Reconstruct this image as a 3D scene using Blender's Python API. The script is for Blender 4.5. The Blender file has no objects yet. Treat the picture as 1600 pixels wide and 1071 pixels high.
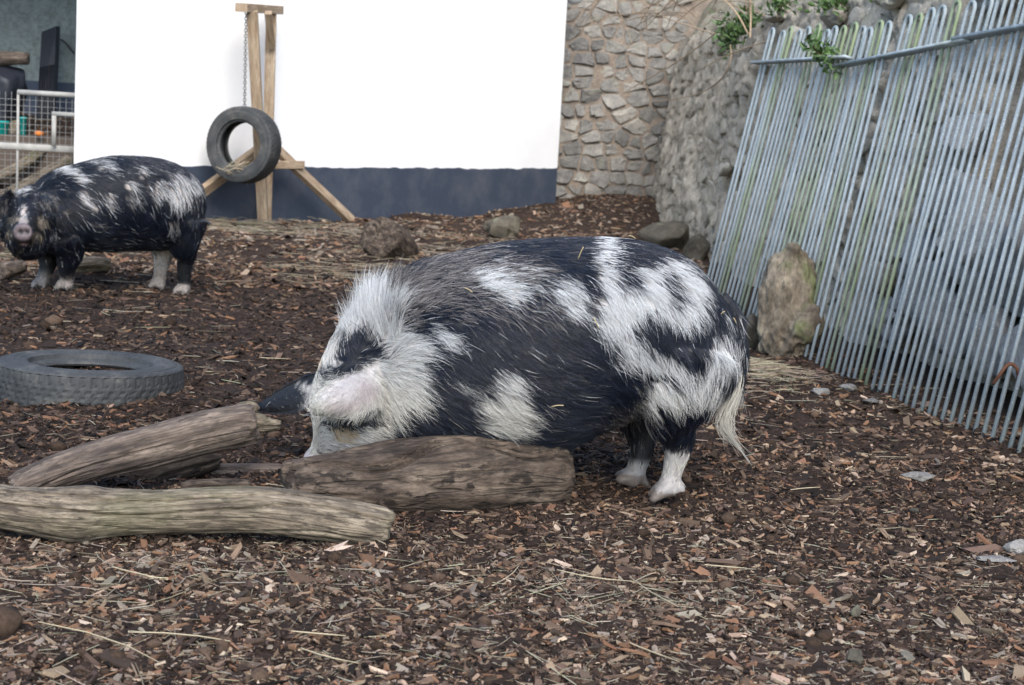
import bpy, math, time
import numpy as np
from mathutils import Matrix, Vector
T0 = time.time()
R = math.radians
sc = bpy.context.scene
COL = sc.collection
rng = np.random.default_rng(11)

# ------------------------------------------------------------------ camera
CAM_H, FPX, CX, CY = 0.97, 2450.0, 800.0, 535.5
PITCH, ROLL = math.atan(360 / 2450), R(3.3)
F0 = np.array((0, math.cos(PITCH), -math.sin(PITCH)))
_u0 = np.array((0, math.sin(PITCH), math.cos(PITCH)))
_r0 = np.array((1.0, 0, 0))
RC = _r0 * math.cos(ROLL) + _u0 * math.sin(ROLL)
UC = _u0 * math.cos(ROLL) - _r0 * math.sin(ROLL)
CAMP = np.array((0, 0, CAM_H))
cd = bpy.data.cameras.new('camera')
cam = bpy.data.objects.new('camera', cd)
COL.objects.link(cam)
cam.matrix_world = Matrix(((RC[0], UC[0], -F0[0], 0), (RC[1], UC[1], -F0[1], 0), (RC[2], UC[2], -F0[2], CAM_H), (0, 0, 0, 1)))
cd.sensor_width = 36
cd.lens = FPX / 1600 * 36
cd.clip_end = 1000
cd.dof.use_dof = True
cd.dof.focus_distance = 4.0
cd.dof.aperture_fstop = 8.0
sc.camera = cam
# ------------------------------------------------------------------ world, sun, exposure
SUN_EL, SUN_AZ = R(44), R(10)          # azimuth: from behind the camera, a little to its right
w = bpy.data.worlds.new('World')
sc.world = w
w.use_nodes = True
nt = w.node_tree
sky = nt.nodes.new('ShaderNodeTexSky')
sky.sky_type = 'NISHITA'
sky.sun_disc = False
sky.sun_elevation = SUN_EL
sdir = np.array((math.sin(SUN_AZ) * math.cos(SUN_EL), -math.cos(SUN_AZ) * math.cos(SUN_EL), math.sin(SUN_EL)))  # to the sun
sky.sun_rotation = math.atan2(sdir[0], sdir[1])
bg = nt.nodes['Background']
nt.links.new(sky.outputs[0], bg.inputs[0])
bg.inputs[1].default_value = 0.15
sl = bpy.data.lights.new('sun', 'SUN')
sl.energy = 1.5
sl.angle = R(40)
sl.color = (1.0, 0.94, 0.86)
so = bpy.data.objects.new('sun', sl)
COL.objects.link(so)
so.rotation_euler = Vector(sdir).to_track_quat('Z', 'Y').to_euler()
sc.view_settings.view_transform = 'Standard'
sc.view_settings.look = 'None'
sc.view_settings.gamma = 1
sc.view_settings.use_curve_mapping = False
sc.view_settings.exposure = 1.33

# ------------------------------------------------------------------ helpers
def ray(px, py):
    return F0 + RC * ((px - CX) / FPX) - UC * ((py - CY) / FPX)

def G(px, py, z=0.0):                    # photo position -> point of the ground plane at height z
    r = ray(px, py)
    return CAMP + r * ((z - CAM_H) / r[2])

def W(px, py, y):                        # photo position -> point at distance y
    r = ray(px, py)
    return CAMP + r * (y / r[1])

def proj(p):
    d = np.asarray(p) - CAMP
    k = d @ F0
    return np.stack((CX + FPX * (d @ RC) / k, CY - FPX * (d @ UC) / k), -1)

def _hash(ix, iy, iz, s):
    h = (ix.astype(np.uint64) * np.uint64(73856093)) ^ (iy.astype(np.uint64) * np.uint64(19349663)) ^ (iz.astype(np.uint64) * np.uint64(83492791)) ^ np.uint64(s * 2654435761 % 2**32)
    h = (h ^ (h >> np.uint64(13))) * np.uint64(1274126177)
    h = h & np.uint64(0xffffffff)
    h = (h ^ (h >> np.uint64(16))) * np.uint64(2246822519) & np.uint64(0xffffffff)
    h = h ^ (h >> np.uint64(13))
    return (h & np.uint64(0xffff)).astype(float) / 32767.5 - 1

def vn(p, s=0):                          # value noise, -1..1
    p = np.asarray(p, float)
    i = np.floor(p).astype(np.int64)
    f = p - i
    f = f * f * (3 - 2 * f)
    i = i + 100000
    o = 0
    for a in (0, 1):
        for b in (0, 1):
            for c in (0, 1):
                wt = (f[..., 0] if a else 1 - f[..., 0]) * (f[..., 1] if b else 1 - f[..., 1]) * (f[..., 2] if c else 1 - f[..., 2])
                o = o + wt * _hash(i[..., 0] + a, i[..., 1] + b, i[..., 2] + c, s)
    return o

def fbm(p, s=0, o=3, g=0.5):
    p = np.asarray(p, float)
    r, a = 0, 1.0
    for k in range(o):
        r = r + a * vn(p * 2.03 ** k, s + k)
        a *= g
    return r

def sstep(a, b, x):
    t = np.clip((x - a) / (b - a), 0, 1)
    return t * t * (3 - 2 * t)

def gh(x, y):                            # ground height
    x, y = np.asarray(x, float), np.asarray(y, float)
    q = np.stack((x, y, 0 * x), -1)
    h = 0.05 * sstep(8, 11, y)
    h = h + 0.16 * sstep(12.5, 15.5, y) * sstep(-0.6, 1.2, x)
    h = h + 0.05 * np.exp(-((x - 0.9) ** 2 + (y - 14.2) ** 2) / 1.0)
    h = h + 0.62 * sstep(11.0, 13.4, y) * sstep(-2.7, -3.3, x)
    h = h + 0.018 * vn(q * 1.3, 3) * sstep(3, 8, y) + 0.017 * vn(q * 3.1, 5) + 0.013 * vn(q * 8.0, 6)
    h = h + 0.03 * sstep(8.5, 11.0, y) * vn(q * 2.3, 8)
    h = h + 0.02 * sstep(0.20, 0.12, np.hypot(x + 1.405, y - 5.16))   # litter gathered inside the tyre
    return h

def GG(px, py):                          # ground point following the relief
    p = G(px, py)
    for _ in range(6):
        p = G(px, py, float(gh(p[0], p[1])))
    return p

def new_mesh(name, v, faces, smooth=True):
    """faces: list of int arrays (n,k)"""
    me = bpy.data.meshes.new(name)
    v = np.asarray(v, np.float32)
    faces = [np.asarray(f, np.int32) for f in (faces if isinstance(faces, list) else [faces]) if len(f)]
    nl = sum(f.size for f in faces)
    nf = sum(len(f) for f in faces)
    me.vertices.add(len(v))
    me.vertices.foreach_set('co', v.ravel())
    me.loops.add(nl)
    me.loops.foreach_set('vertex_index', np.concatenate([f.ravel() for f in faces]))
    me.polygons.add(nf)
    tot = np.concatenate([np.full(len(f), f.shape[1], np.int32) for f in faces])
    st = np.concatenate(([0], np.cumsum(tot)[:-1])).astype(np.int32)
    me.polygons.foreach_set('loop_start', st)
    me.polygons.foreach_set('loop_total', tot)
    me.polygons.foreach_set('use_smooth', np.full(nf, smooth, bool))
    me.update(calc_edges=True)
    me.validate()
    return me

def set_attr(me, name, arr, typ='FLOAT_COLOR', dom='POINT'):
    a = me.attributes.new(name, typ, dom)
    arr = np.asarray(arr, np.float32)
    if typ == 'FLOAT_COLOR':
        if arr.shape[1] == 3:
            arr = np.concatenate((arr, np.ones((len(arr), 1), np.float32)), 1)
        a.data.foreach_set('color', arr.ravel())
    elif typ == 'FLOAT_VECTOR':
        a.data.foreach_set('vector', arr.ravel())
    else:
        a.data.foreach_set('value', arr.ravel())

def tag(o, label=None, cat=None, group=None, kind=None):
    if label: o['label'] = label
    if cat: o['category'] = cat
    if group: o['group'] = group
    if kind: o['kind'] = kind
    return o

def link(name, me, m=None, parent=None, loc=None):
    o = bpy.data.objects.new(name, me)
    COL.objects.link(o)
    if m is not None and hasattr(me, 'materials'):
        if len(me.materials) == 0:
            me.materials.append(m)
        elif me.materials[0] != m:
            o.material_slots[0].link = 'OBJECT'
            o.material_slots[0].material = m
    if loc is not None:
        o.location = loc
    if parent is not None:
        o.parent = parent
        if loc is None and parent.type == 'EMPTY' and not parent.get('local'):
            o.matrix_parent_inverse = Matrix.Translation(-Vector(parent.location))
    return o

def empty(name, loc, label, cat, group=None):
    o = bpy.data.objects.new(name, None)
    o.empty_display_size = 0.1
    COL.objects.link(o)
    o.location = Vector([float(c) for c in loc])
    return tag(o, label, cat, group)

class MB:                                # collects pieces into one mesh
    def __init__(s):
        s.v, s.f, s.n, s.a = [], {}, 0, []
    def add(s, v, faces, attr=None):
        v = np.asarray(v, float)
        for f in (faces if isinstance(faces, list) else [faces]):
            f = np.asarray(f, int)
            if len(f):
                s.f.setdefault(f.shape[1], []).append(f + s.n)
        s.v.append(v)
        if attr is not None:
            s.a.append(np.broadcast_to(attr, (len(v), len(attr) if np.ndim(attr) == 1 else np.shape(attr)[1])))
        s.n += len(v)
        return s
    def arrays(s):
        return np.concatenate(s.v), [np.concatenate(f) for f in s.f.values()]
    def mesh(s, name, smooth=True, attr=None, typ='FLOAT_COLOR'):
        v, f = s.arrays()
        me = new_mesh(name, v, f, smooth)
        if attr:
            set_attr(me, attr, np.concatenate(s.a), typ)
        return me

def unit(v):
    v = np.asarray(v, float)
    return v / np.maximum(np.linalg.norm(v, axis=-1, keepdims=True), 1e-9)

def catmull(P, k):
    P = np.asarray(P, float)
    Q = np.concatenate((2 * P[:1] - P[1:2], P, 2 * P[-1:] - P[-2:-1]))
    out = []
    for i in range(len(P) - 1):
        a, b, c, d = Q[i:i + 4]
        for t in np.linspace(0, 1, k, endpoint=False):
            out.append(0.5 * (2 * b + (c - a) * t + (2 * a - 5 * b + 4 * c - d) * t * t + (3 * b - a - 3 * c + d) * t ** 3))
    out.append(P[-1])
    return np.array(out)

def grid_faces(nr, nc, wrap=True):
    i = np.arange(nr - 1)[:, None] * nc
    m = nc if wrap else nc - 1
    j = np.arange(m)[None]
    k = (j + 1) % nc
    return np.stack((i + j, i + k, i + nc + k, i + nc + j), -1).reshape(-1, 4)

def rings(C, A, B, n=16, caps=True, expo=2.0):
    """rings with centres C, half axes A and B (k,3) -> closed tube"""
    t = np.arange(n) / n * 2 * np.pi
    ct, st = np.cos(t), np.sin(t)
    if expo != 2.0:
        ct = np.sign(ct) * np.abs(ct) ** (2 / expo)
        st = np.sign(st) * np.abs(st) ** (2 / expo)
    v = C[:, None] + A[:, None] * ct[None, :, None] + B[:, None] * st[None, :, None]
    k = len(C)
    v = v.reshape(-1, 3)
    f = [grid_faces(k, n)]
    if caps:
        v = np.concatenate((v, C[:1], C[-1:]))
        j = np.arange(n)
        f.append(np.stack((np.full(n, k * n), (j + 1) % n, j), -1))
        f.append(np.stack((np.full(n, k * n + 1), (k - 1) * n + j, (k - 1) * n + (j + 1) % n), -1))
    return v, f

def frames(P):
    P = np.asarray(P, float)
    T = unit(np.gradient(P, axis=0))
    ref = np.array((0, 0, 1.0)) if abs(T[0, 2]) < 0.9 else np.array((1.0, 0, 0))
    A = []
    a = unit(np.cross(np.cross(T[0], ref), T[0]))
    for t in T:
        a = unit(a - t * (a @ t))
        A.append(a)
    A = np.array(A)
    return T, A, np.cross(T, A)

def tube(P, r, n=10, sub=1, caps=True):
    P = np.asarray(P, float)
    r = np.broadcast_to(np.asarray(r, float), (len(P),))
    if sub > 1:
        q = catmull(np.concatenate((P, r[:, None]), 1), sub)
        P, r = q[:, :3], q[:, 3]
    T, A, B = frames(P)
    return rings(P, A * r[:, None], B * r[:, None], n, caps)

def box(p, q, wd, th, up=(0, 0, 1), bev=0.004):
    """bar from p to q, width wd across up-ish, thickness th; bevelled long edges"""
    p, q = np.asarray(p, float), np.asarray(q, float)
    t = unit(q - p)
    b = unit(np.cross(t, np.asarray(up, float)))
    a = np.cross(b, t)
    h, k = wd / 2, th / 2
    c = [(h - bev, k), (-h + bev, k), (-h, k - bev), (-h, -k + bev), (-h + bev, -k), (h - bev, -k), (h, -k + bev), (h, k - bev)]
    v = np.array([e + a * x + b * y for e in (p, q) for x, y in c])
    f = [np.array([(i, (i + 1) % 8, 8 + (i + 1) % 8, 8 + i) for i in range(8)]), np.array([list(range(7, -1, -1)), list(range(8, 16))])]
    return v, f

def ico(sub=2):
    import bmesh
    bm = bmesh.new()
    bmesh.ops.create_icosphere(bm, subdivisions=sub, radius=1)
    v = np.array([x.co[:] for x in bm.verts])
    f = np.array([[x.index for x in fc.verts] for fc in bm.faces])
    bm.free()
    return v, f
ICO = {k: ico(k) for k in (1, 2, 3, 4)}

def rock(c, size, seed, sub=3, rough=0.25, facet=0.5):
    v, f = ICO[sub]
    q = v.copy()
    d = 1 + rough * fbm(v * 1.3 + seed * 7.1, seed, 3)
    q = q * d[:, None]
    r2 = np.random.default_rng(seed)
    for _ in range(int(9 * facet)):
        nrm = unit(r2.normal(size=3))
        lim = r2.uniform(0.55, 0.9)
        e = q @ nrm - lim
        q = q - np.where(e > 0, e * 0.9, 0)[:, None] * nrm
    return q * np.asarray(size) + np.asarray(c), f

# ------------------------------------------------------------------ material helpers
def nn(nt, t, **k):
    n = nt.nodes.new('ShaderNode' + t)
    for a, b in k.items():
        if hasattr(n, a):
            setattr(n, a, b)
        else:
            n.inputs[a.replace('_', ' ')].default_value = b
    return n

class Mat:
    def __init__(s, name, rough=0.8, spec=0.3, metal=0.0):
        s.m = bpy.data.materials.new(name)
        s.m.use_nodes = True
        s.t = s.m.node_tree
        s.b = s.t.nodes['Principled BSDF']
        s.b.inputs['Roughness'].default_value = rough
        s.b.inputs['Specular IOR Level'].default_value = spec
        s.b.inputs['Metallic'].default_value = metal
        s.tc = s.t.nodes.new('ShaderNodeTexCoord').outputs['Object']
    def l(s, a, b):
        s.t.links.new(a, b)
    def vec(s, scale, src=None):
        n = nn(s.t, 'Mapping')
        n.inputs['Scale'].default_value = scale
        s.l(src or s.tc, n.inputs['Vector'])
        return n.outputs[0]
    def attr(s, name, out='Color'):
        n = nn(s.t, 'Attribute', attribute_name=name)
        return n.outputs[out]
    def rand(s):
        return nn(s.t, 'ObjectInfo').outputs['Random']
    def noise(s, scale, detail=4, rough=0.55, vec=None, dist=0.0):
        n = nn(s.t, 'TexNoise')
        n.inputs['Scale'].default_value = scale
        n.inputs['Detail'].default_value = detail
        n.inputs['Roughness'].default_value = rough
        n.inputs['Distortion'].default_value = dist
        s.l(vec or s.tc, n.inputs['Vector'])
        return n.outputs['Fac']
    def voro(s, scale, feature='F1', vec=None, out='Distance'):
        n = nn(s.t, 'TexVoronoi')
        n.feature = feature
        n.inputs['Scale'].default_value = scale
        s.l(vec or s.tc, n.inputs['Vector'])
        return n.outputs[out]
    def ramp(s, fac, stops):
        n = nn(s.t, 'ValToRGB')
        e = n.color_ramp.elements
        while len(e) < len(stops):
            e.new(0.5)
        for k, (p, c) in enumerate(stops):
            e[k].position = p
            e[k].color = (*c, 1) if np.ndim(c) else (c, c, c, 1)
        s.l(fac, n.inputs[0])
        return n.outputs[0]
    def mix(s, fac, a, b, mode='MIX'):
        n = nn(s.t, 'Mix')
        n.data_type = 'RGBA'
        n.blend_type = mode
        for sock, val in ((n.inputs[0], fac), (n.inputs[6], a), (n.inputs[7], b)):
            if hasattr(val, 'links') or isinstance(val, bpy.types.NodeSocket):
                s.l(val, sock)
            elif np.ndim(val):
                sock.default_value = (*val, 1)
            else:
                sock.default_value = val
        return n.outputs[2]
    def math(s, op, a, b=0.0):
        n = nn(s.t, 'Math')
        n.operation = op
        for k, val in ((0, a), (1, b)):
            if isinstance(val, bpy.types.NodeSocket):
                s.l(val, n.inputs[k])
            else:
                n.inputs[k].default_value = val
        return n.outputs[0]
    def color(s, c):
        if isinstance(c, bpy.types.NodeSocket):
            s.l(c, s.b.inputs['Base Color'])
        else:
            s.b.inputs['Base Color'].default_value = (*c, 1)
        return s
    def bump(s, h, dist=0.01, strength=0.6):
        n = nn(s.t, 'Bump')
        n.inputs['Distance'].default_value = dist
        n.inputs['Strength'].default_value = strength
        s.l(h, n.inputs['Height'])
        s.l(n.outputs[0], s.b.inputs['Normal'])
        return s

# ------------------------------------------------------------------ materials
def m_ground():
    s = Mat('mulch_soil', 0.95, 0.15)
    a = s.noise(2.2, 5, 0.6)
    b = s.noise(60, 6, 0.7)
    c1 = s.ramp(b, [(0.3, (0.013, 0.0085, 0.0068)), (0.52, (0.040, 0.026, 0.0195)), (0.72, (0.092, 0.058, 0.041))])
    c2 = s.ramp(b, [(0.3, (0.022, 0.014, 0.010)), (0.55, (0.055, 0.036, 0.026)), (0.75, (0.13, 0.085, 0.06))])
    s.color(s.mix(s.ramp(a, [(0.42, 0.0), (0.62, 1.0)]), c1, c2))
    s.bump(s.math('ADD', b, s.noise(220, 4, 0.7)), 0.012, 0.9)
    return s.m

def m_attr(name, rough=0.85, scale=300, var=0.35, spec=0.2):
    s = Mat(name, rough, spec)
    n = s.noise(scale, 3)
    s.color(s.mix(1.0, s.attr('tint'), s.ramp(n, [(0.3, 1 - var), (0.7, 1.0)]), 'MULTIPLY'))
    s.bump(n, 0.002, 0.5)
    return s.m

def m_white():
    s = Mat('white_limewash', 0.9, 0.2)
    a = s.noise(1.6, 5, 0.6)
    b = s.noise(26, 5, 0.6)
    c = s.mix(s.ramp(a, [(0.45, 0.0), (0.8, 1.0)]), (0.90, 0.90, 0.885), (0.83, 0.835, 0.82))
    s.color(s.mix(s.ramp(b, [(0.66, 0.0), (0.8, 0.35)]), c, (0.74, 0.74, 0.71)))
    s.bump(b, 0.006, 0.35)
    return s.m

def m_plinth(name='blue_black_masonry_paint', base=(0.046, 0.060, 0.088), dust=(0.11, 0.12, 0.14)):
    s = Mat(name, 0.75, 0.3)
    a = s.noise(3.2, 6, 0.65)
    b = s.noise(45, 4)
    c = s.mix(s.ramp(a, [(0.45, 0.0), (0.75, 0.7)]), base, dust)
    s.color(s.mix(s.ramp(b, [(0.68, 0.0), (0.78, 0.3)]), c, (0.2, 0.2, 0.2)))
    s.bump(b, 0.006, 0.4)
    return s.m

def m_stone(name='rubble_stone', cols=((0.13, 0.125, 0.11), (0.23, 0.215, 0.19), (0.30, 0.27, 0.22)), sc_=9.0, lichen=0.3):
    s = Mat(name, 0.92, 0.2)
    a = s.noise(sc_, 6, 0.65)
    b = s.noise(sc_ * 6, 5, 0.7)
    r = s.rand()
    base = s.ramp(s.math('ADD', s.math('MULTIPLY', a, 0.7), s.math('MULTIPLY', r, 0.32)), [(0.3, cols[0]), (0.55, cols[1]), (0.78, cols[2])])
    c = s.mix(1.0, base, s.ramp(b, [(0.25, 0.55), (0.6, 1.0), (0.8, 1.25)]), 'MULTIPLY')
    li = s.noise(sc_ * 0.8, 4, 0.6, s.vec((1.3, 0.7, 1.1)))
    c = s.mix(s.math('MULTIPLY', s.ramp(li, [(0.58, 0.0), (0.7, 1.0)]), lichen), c, (0.30, 0.31, 0.20))
    s.color(c)
    s.bump(s.math('ADD', b, a), 0.012, 0.8)
    return s.m

def m_mortar(name, c0, c1, sc_=7):
    s = Mat(name, 0.95, 0.15)
    a = s.noise(sc_, 6, 0.65)
    b = s.noise(sc_ * 9, 5, 0.7)
    c = s.mix(s.ramp(a, [(0.35, 0.0), (0.65, 1.0)]), c0, c1)
    s.color(s.mix(1.0, c, s.ramp(b, [(0.25, 0.5), (0.6, 1.0)]), 'MULTIPLY'))
    s.bump(s.math('ADD', b, a), 0.015, 0.8)
    return s.m

def m_galv(name, green=0.0):
    s = Mat(name, 0.6, 0.4, 0.05)
    a = s.noise(14, 4, 0.6, s.vec((1, 1, 0.35)))
    sp = s.voro(95)
    c = s.ramp(a, [(0.3, (0.24, 0.28, 0.30)), (0.55, (0.35, 0.40, 0.42)), (0.75, (0.47, 0.52, 0.535))])
    c = s.mix(s.ramp(sp, [(0.12, 0.7), (0.26, 0.0)]), c, (0.66, 0.70, 0.71))
    g = s.ramp(s.noise(4, 4, 0.6, s.vec((1, 1, 0.4))), [(0.5 - green * 0.3, 0.0), (0.72 - green * 0.25, min(1.0, 0.3 + green))])
    c = s.mix(g, c, (0.21, 0.26, 0.10))
    s.color(c)
    s.bump(sp, 0.001, 0.2)
    return s.m

def m_wood(name, cols, scale=(5, 60, 60), attr=True, rough=0.85, stain=None, moss=0.0, grain=1.0):
    s = Mat(name, rough, 0.25)
    v0 = s.attr('grain', 'Vector') if attr else s.tc
    v = s.vec(scale, v0)
    a = s.noise(1.0, 6, 0.6, v, 0.4)
    b = s.noise(2.2, 8, 0.72, s.vec((scale[0] * 0.9, scale[0] * 3.2, scale[0] * 3.2), v0))
    c = s.ramp(a, [(0.28, cols[0]), (0.48, cols[1]), (0.68, cols[2])])
    c = s.mix(s.ramp(b, [(0.49, 0.0), (0.55, 0.65)]), c, s.mix(0.6, c, stain or cols[0]))
    fine = s.noise(1.0, 4, 0.7, s.vec(tuple(4 * x for x in scale), v0))
    c = s.mix(1.0, c, s.ramp(fine, [(0.3, 0.6), (0.62, 1.1)]), 'MULTIPLY')
    ck = s.noise(1.0, 3, 0.5, s.vec((scale[0] * 0.35, scale[1] * 1.1, scale[2] * 1.1), v0), 0.3)
    ckr = s.ramp(ck, [(0.455, 0.0), (0.49, 1.0), (0.51, 1.0), (0.545, 0.0)])
    c = s.mix(s.math('MULTIPLY', ckr, 0.35 * grain), c, (0.02, 0.016, 0.013))
    fl = s.noise(1.0, 5, 0.65, s.vec((scale[0] * 3.2, scale[1] * 2.2, scale[2] * 2.2), v0), 0.2)
    flb = s.noise(1.0, 2, 0.5, s.vec((scale[0] * 1.1, scale[0] * 2, scale[0] * 2), v0))
    c = s.mix(s.math('MULTIPLY', s.ramp(fl, [(0.53, 0.0), (0.58, 0.85)]), s.math('MULTIPLY', s.ramp(flb, [(0.35, 0.15), (0.6, 1.0)]), grain)), c, s.mix(0.5, cols[0], (0.02, 0.016, 0.013)))
    if moss:
        mo = s.noise(3.4, 4, 0.6, v0)
        c = s.mix(s.ramp(mo, [(0.5, 0.0), (0.66, moss)]), c, (0.10, 0.125, 0.035))
    s.color(c)
    h = s.math('SUBTRACT', s.math('ADD', a, s.math('MULTIPLY', fine, 0.7)), s.math('MULTIPLY', ckr, 0.5))
    s.bump(h, 0.006, 0.7 * grain)
    return s.m

def m_rubber():
    s = Mat('dusty_tyre_rubber', 0.7, 0.35)
    a = s.noise(9, 5, 0.65)
    b = s.noise(120, 3)
    c = s.ramp(a, [(0.3, (0.026, 0.028, 0.029)), (0.55, (0.055, 0.057, 0.056)), (0.75, (0.125, 0.115, 0.10))])
    s.color(s.mix(1.0, c, s.ramp(b, [(0.3, 0.7), (0.7, 1.15)]), 'MULTIPLY'))
    s.bump(b, 0.002, 0.4)
    return s.m

def m_plain(name, col, rough=0.6, spec=0.4, metal=0.0, var=0.3, scale=20):
    s = Mat(name, rough, spec, metal)
    a = s.noise(scale, 4, 0.6)
    s.color(s.mix(1.0, col, s.ramp(a, [(0.3, 1 - var), (0.7, 1.0)]), 'MULTIPLY'))
    s.bump(a, 0.003, 0.25)
    return s.m

def m_leaf(name, col):
    s = Mat(name, 0.5, 0.4)
    r = s.noise(8, 2)
    s.color(s.ramp(r, [(0.3, tuple(0.55 * c for c in col)), (0.7, tuple(1.25 * c for c in col))]))
    s.b.inputs['Subsurface Weight'].default_value = 0.0
    return s.m

def m_skin():
    s = Mat('pig_skin', 0.55, 0.35)
    n = s.noise(70, 4)
    s.color(s.mix(1.0, s.attr('coat'), s.ramp(n, [(0.3, 0.75), (0.7, 1.1)]), 'MULTIPLY'))
    s.bump(n, 0.003, 0.4)
    return s.m

def m_hair():
    s = Mat('pig_hair', 0.28, 0.4)
    s.color(s.attr('tint'))
    return s.m

def m_stump():
    s = Mat('mossy_weathered_log', 0.92, 0.2)
    a = s.noise(11, 7, 0.68, s.vec((1, 1, 0.6)))
    b = s.noise(70, 5, 0.7, s.vec((1, 1, 0.45)))
    c = s.ramp(a, [(0.32, (0.075, 0.058, 0.042)), (0.5, (0.20, 0.165, 0.12)), (0.68, (0.34, 0.285, 0.21))])
    c = s.mix(1.0, c, s.ramp(b, [(0.3, 0.5), (0.6, 1.1)]), 'MULTIPLY')
    m = s.noise(5.5, 5, 0.65, s.vec((1, 1, 0.5)))
    c = s.mix(s.ramp(m, [(0.52, 0.0), (0.66, 0.75)]), c, (0.11, 0.145, 0.04))
    s.color(c)
    s.bump(s.math('ADD', a, b), 0.012, 0.8)
    return s.m

MT = dict(
    ground=m_ground(), chip=m_attr('bark_chips'), straw=m_attr('dry_straw', 0.6, 200, 0.2, 0.35), clod=m_attr('soil_clods', 0.95, 120, 0.5, 0.1),
    white=m_white(), plinth=m_plinth(), greywall=m_mortar('grey_green_render', (0.20, 0.235, 0.23), (0.26, 0.30, 0.29), 3),
    stone=m_stone(cols=((0.16, 0.155, 0.145), (0.31, 0.295, 0.265), (0.46, 0.43, 0.37))), wallstone=m_stone('weathered_wall_stone', ((0.24, 0.22, 0.18), (0.40, 0.365, 0.30), (0.54, 0.49, 0.40)), 11, 0.35),
    rock=m_stone('grey_rubble_rock', ((0.17, 0.17, 0.17), (0.28, 0.28, 0.275), (0.40, 0.39, 0.37)), 8, 0.12),
    brownrock=m_stone('brown_mossy_rock', ((0.055, 0.05, 0.04), (0.115, 0.10, 0.075), (0.20, 0.17, 0.12)), 10, 0.35),
    mortar=m_mortar('pinkish_lime_mortar', (0.27, 0.22, 0.175), (0.38, 0.315, 0.25)),
    oldmortar=m_mortar('old_weathered_mortar', (0.30, 0.265, 0.21), (0.52, 0.465, 0.38), 9),
    bank=m_mortar('dry_earth_bank', (0.17, 0.15, 0.105), (0.36, 0.33, 0.26), 5),
    galv=m_galv('galvanised_steel', 0.0), galv_green=m_galv('algae_stained_galvanised_steel', 0.55),
    timber=m_wood('raw_sawn_timber', ((0.27, 0.195, 0.125), (0.40, 0.305, 0.21), (0.50, 0.40, 0.29)), (3, 30, 30), attr=False, stain=(0.24, 0.15, 0.08), grain=0.3),
    log_brown=m_wood('dark_brown_log', ((0.028, 0.020, 0.015), (0.088, 0.064, 0.047), (0.195, 0.150, 0.110)), (7, 22, 22), stain=(0.022, 0.017, 0.014), grain=1.3),
    log_grey=m_wood('pale_grey_barkless_log', ((0.085, 0.067, 0.05), (0.215, 0.172, 0.123), (0.33, 0.272, 0.20)), (7, 38, 38), stain=(0.03, 0.025, 0.02), moss=0.25),
    log_mid=m_wood('grey_brown_log', ((0.06, 0.045, 0.035), (0.145, 0.11, 0.085), (0.25, 0.195, 0.15)), (6, 30, 30), stain=(0.035, 0.03, 0.03)),
    log_moss=m_wood('mossy_stump_wood', ((0.055, 0.044, 0.032), (0.15, 0.125, 0.09), (0.28, 0.24, 0.175)), (16, 20, 20), stain=(0.045, 0.034, 0.025), moss=0.75, grain=0.7),
    rubber=m_rubber(), chain=m_plain('chain_steel', (0.16, 0.155, 0.15), 0.5, 0.5, 0.7), wire=m_plain('zinc_wire', (0.30, 0.30, 0.285), 0.55, 0.5, 0.3),
    framebar=m_plain('grey_painted_bar', (0.40, 0.385, 0.35), 0.6), turq=m_plain('turquoise_plastic', (0.0, 0.52, 0.46), 0.4, 0.5, 0, 0.1),
    orange=m_plain('orange_rind', (0.75, 0.22, 0.03), 0.5), blackplastic=m_plain('black_plastic', (0.022, 0.025, 0.034), 0.5, 0.4),
    rust=m_plain('rusty_iron', (0.13, 0.06, 0.035), 0.85, 0.2), slab=m_stone('pale_mortar_slab', ((0.16, 0.15, 0.14), (0.27, 0.255, 0.235), (0.36, 0.34, 0.31)), 18, 0.0),
    leaf=m_leaf('green_leaf', (0.085, 0.15, 0.045)), stem=m_attr('dry_bramble_stem', 0.7, 60, 0.3), skin=m_skin(), hair=m_hair(),
    eye=m_plain('dark_eye', (0.012, 0.008, 0.006), 0.08, 0.6, 0, 0.0), pipe=m_plain('grey_plastic_pipe', (0.28, 0.28, 0.29), 0.5), lampglass=m_plain('white_globe', (0.75, 0.76, 0.78), 0.3, 0.5, 0, 0.05),
    stump=m_stump(),
    shadeboard=m_plain('shade_roof_board', (0.30, 0.29, 0.27), 0.8),
)

# ------------------------------------------------------------------ ground
def build_ground():
    ys = 1.4 * 1.0078 ** np.arange(322)
    ts = np.linspace(-0.62, 0.5, 330)
    X = ts[None] * ys[:, None]
    Y = np.repeat(ys[:, None], len(ts), 1)
    Z = gh(X, Y)
    q = np.stack((X, Y, 0 * X), -1)
    Z += 0.004 * vn(q * 25, 21) * (Y < 9) + 0.003 * vn(q * 60, 22) * (Y < 6)
    v = np.stack((X, Y, Z), -1).reshape(-1, 3)
    f = grid_faces(len(ys), len(ts), False)[:, ::-1]
    b = MB().add(v, f)
    s = 400.0
    b.add([(-s, -s, -0.14), (s, -s, -0.14), (s, s, -0.14), (-s, s, -0.14)], np.array([(0, 1, 2, 3)]))
    tag(link('ground', b.mesh('ground'), MT['ground']), 'dark brown bark mulch floor of the pig yard', None, None, 'structure')
build_ground()

PAL = 1.25 * np.array([(0.011, 0.0075, 0.006), (0.025, 0.016, 0.0115), (0.054, 0.036, 0.026), (0.102, 0.067, 0.047), (0.165, 0.090, 0.052), (0.21, 0.145, 0.095), (0.29, 0.21, 0.145), (0.38, 0.295, 0.215), (0.20, 0.163, 0.125)])

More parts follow.
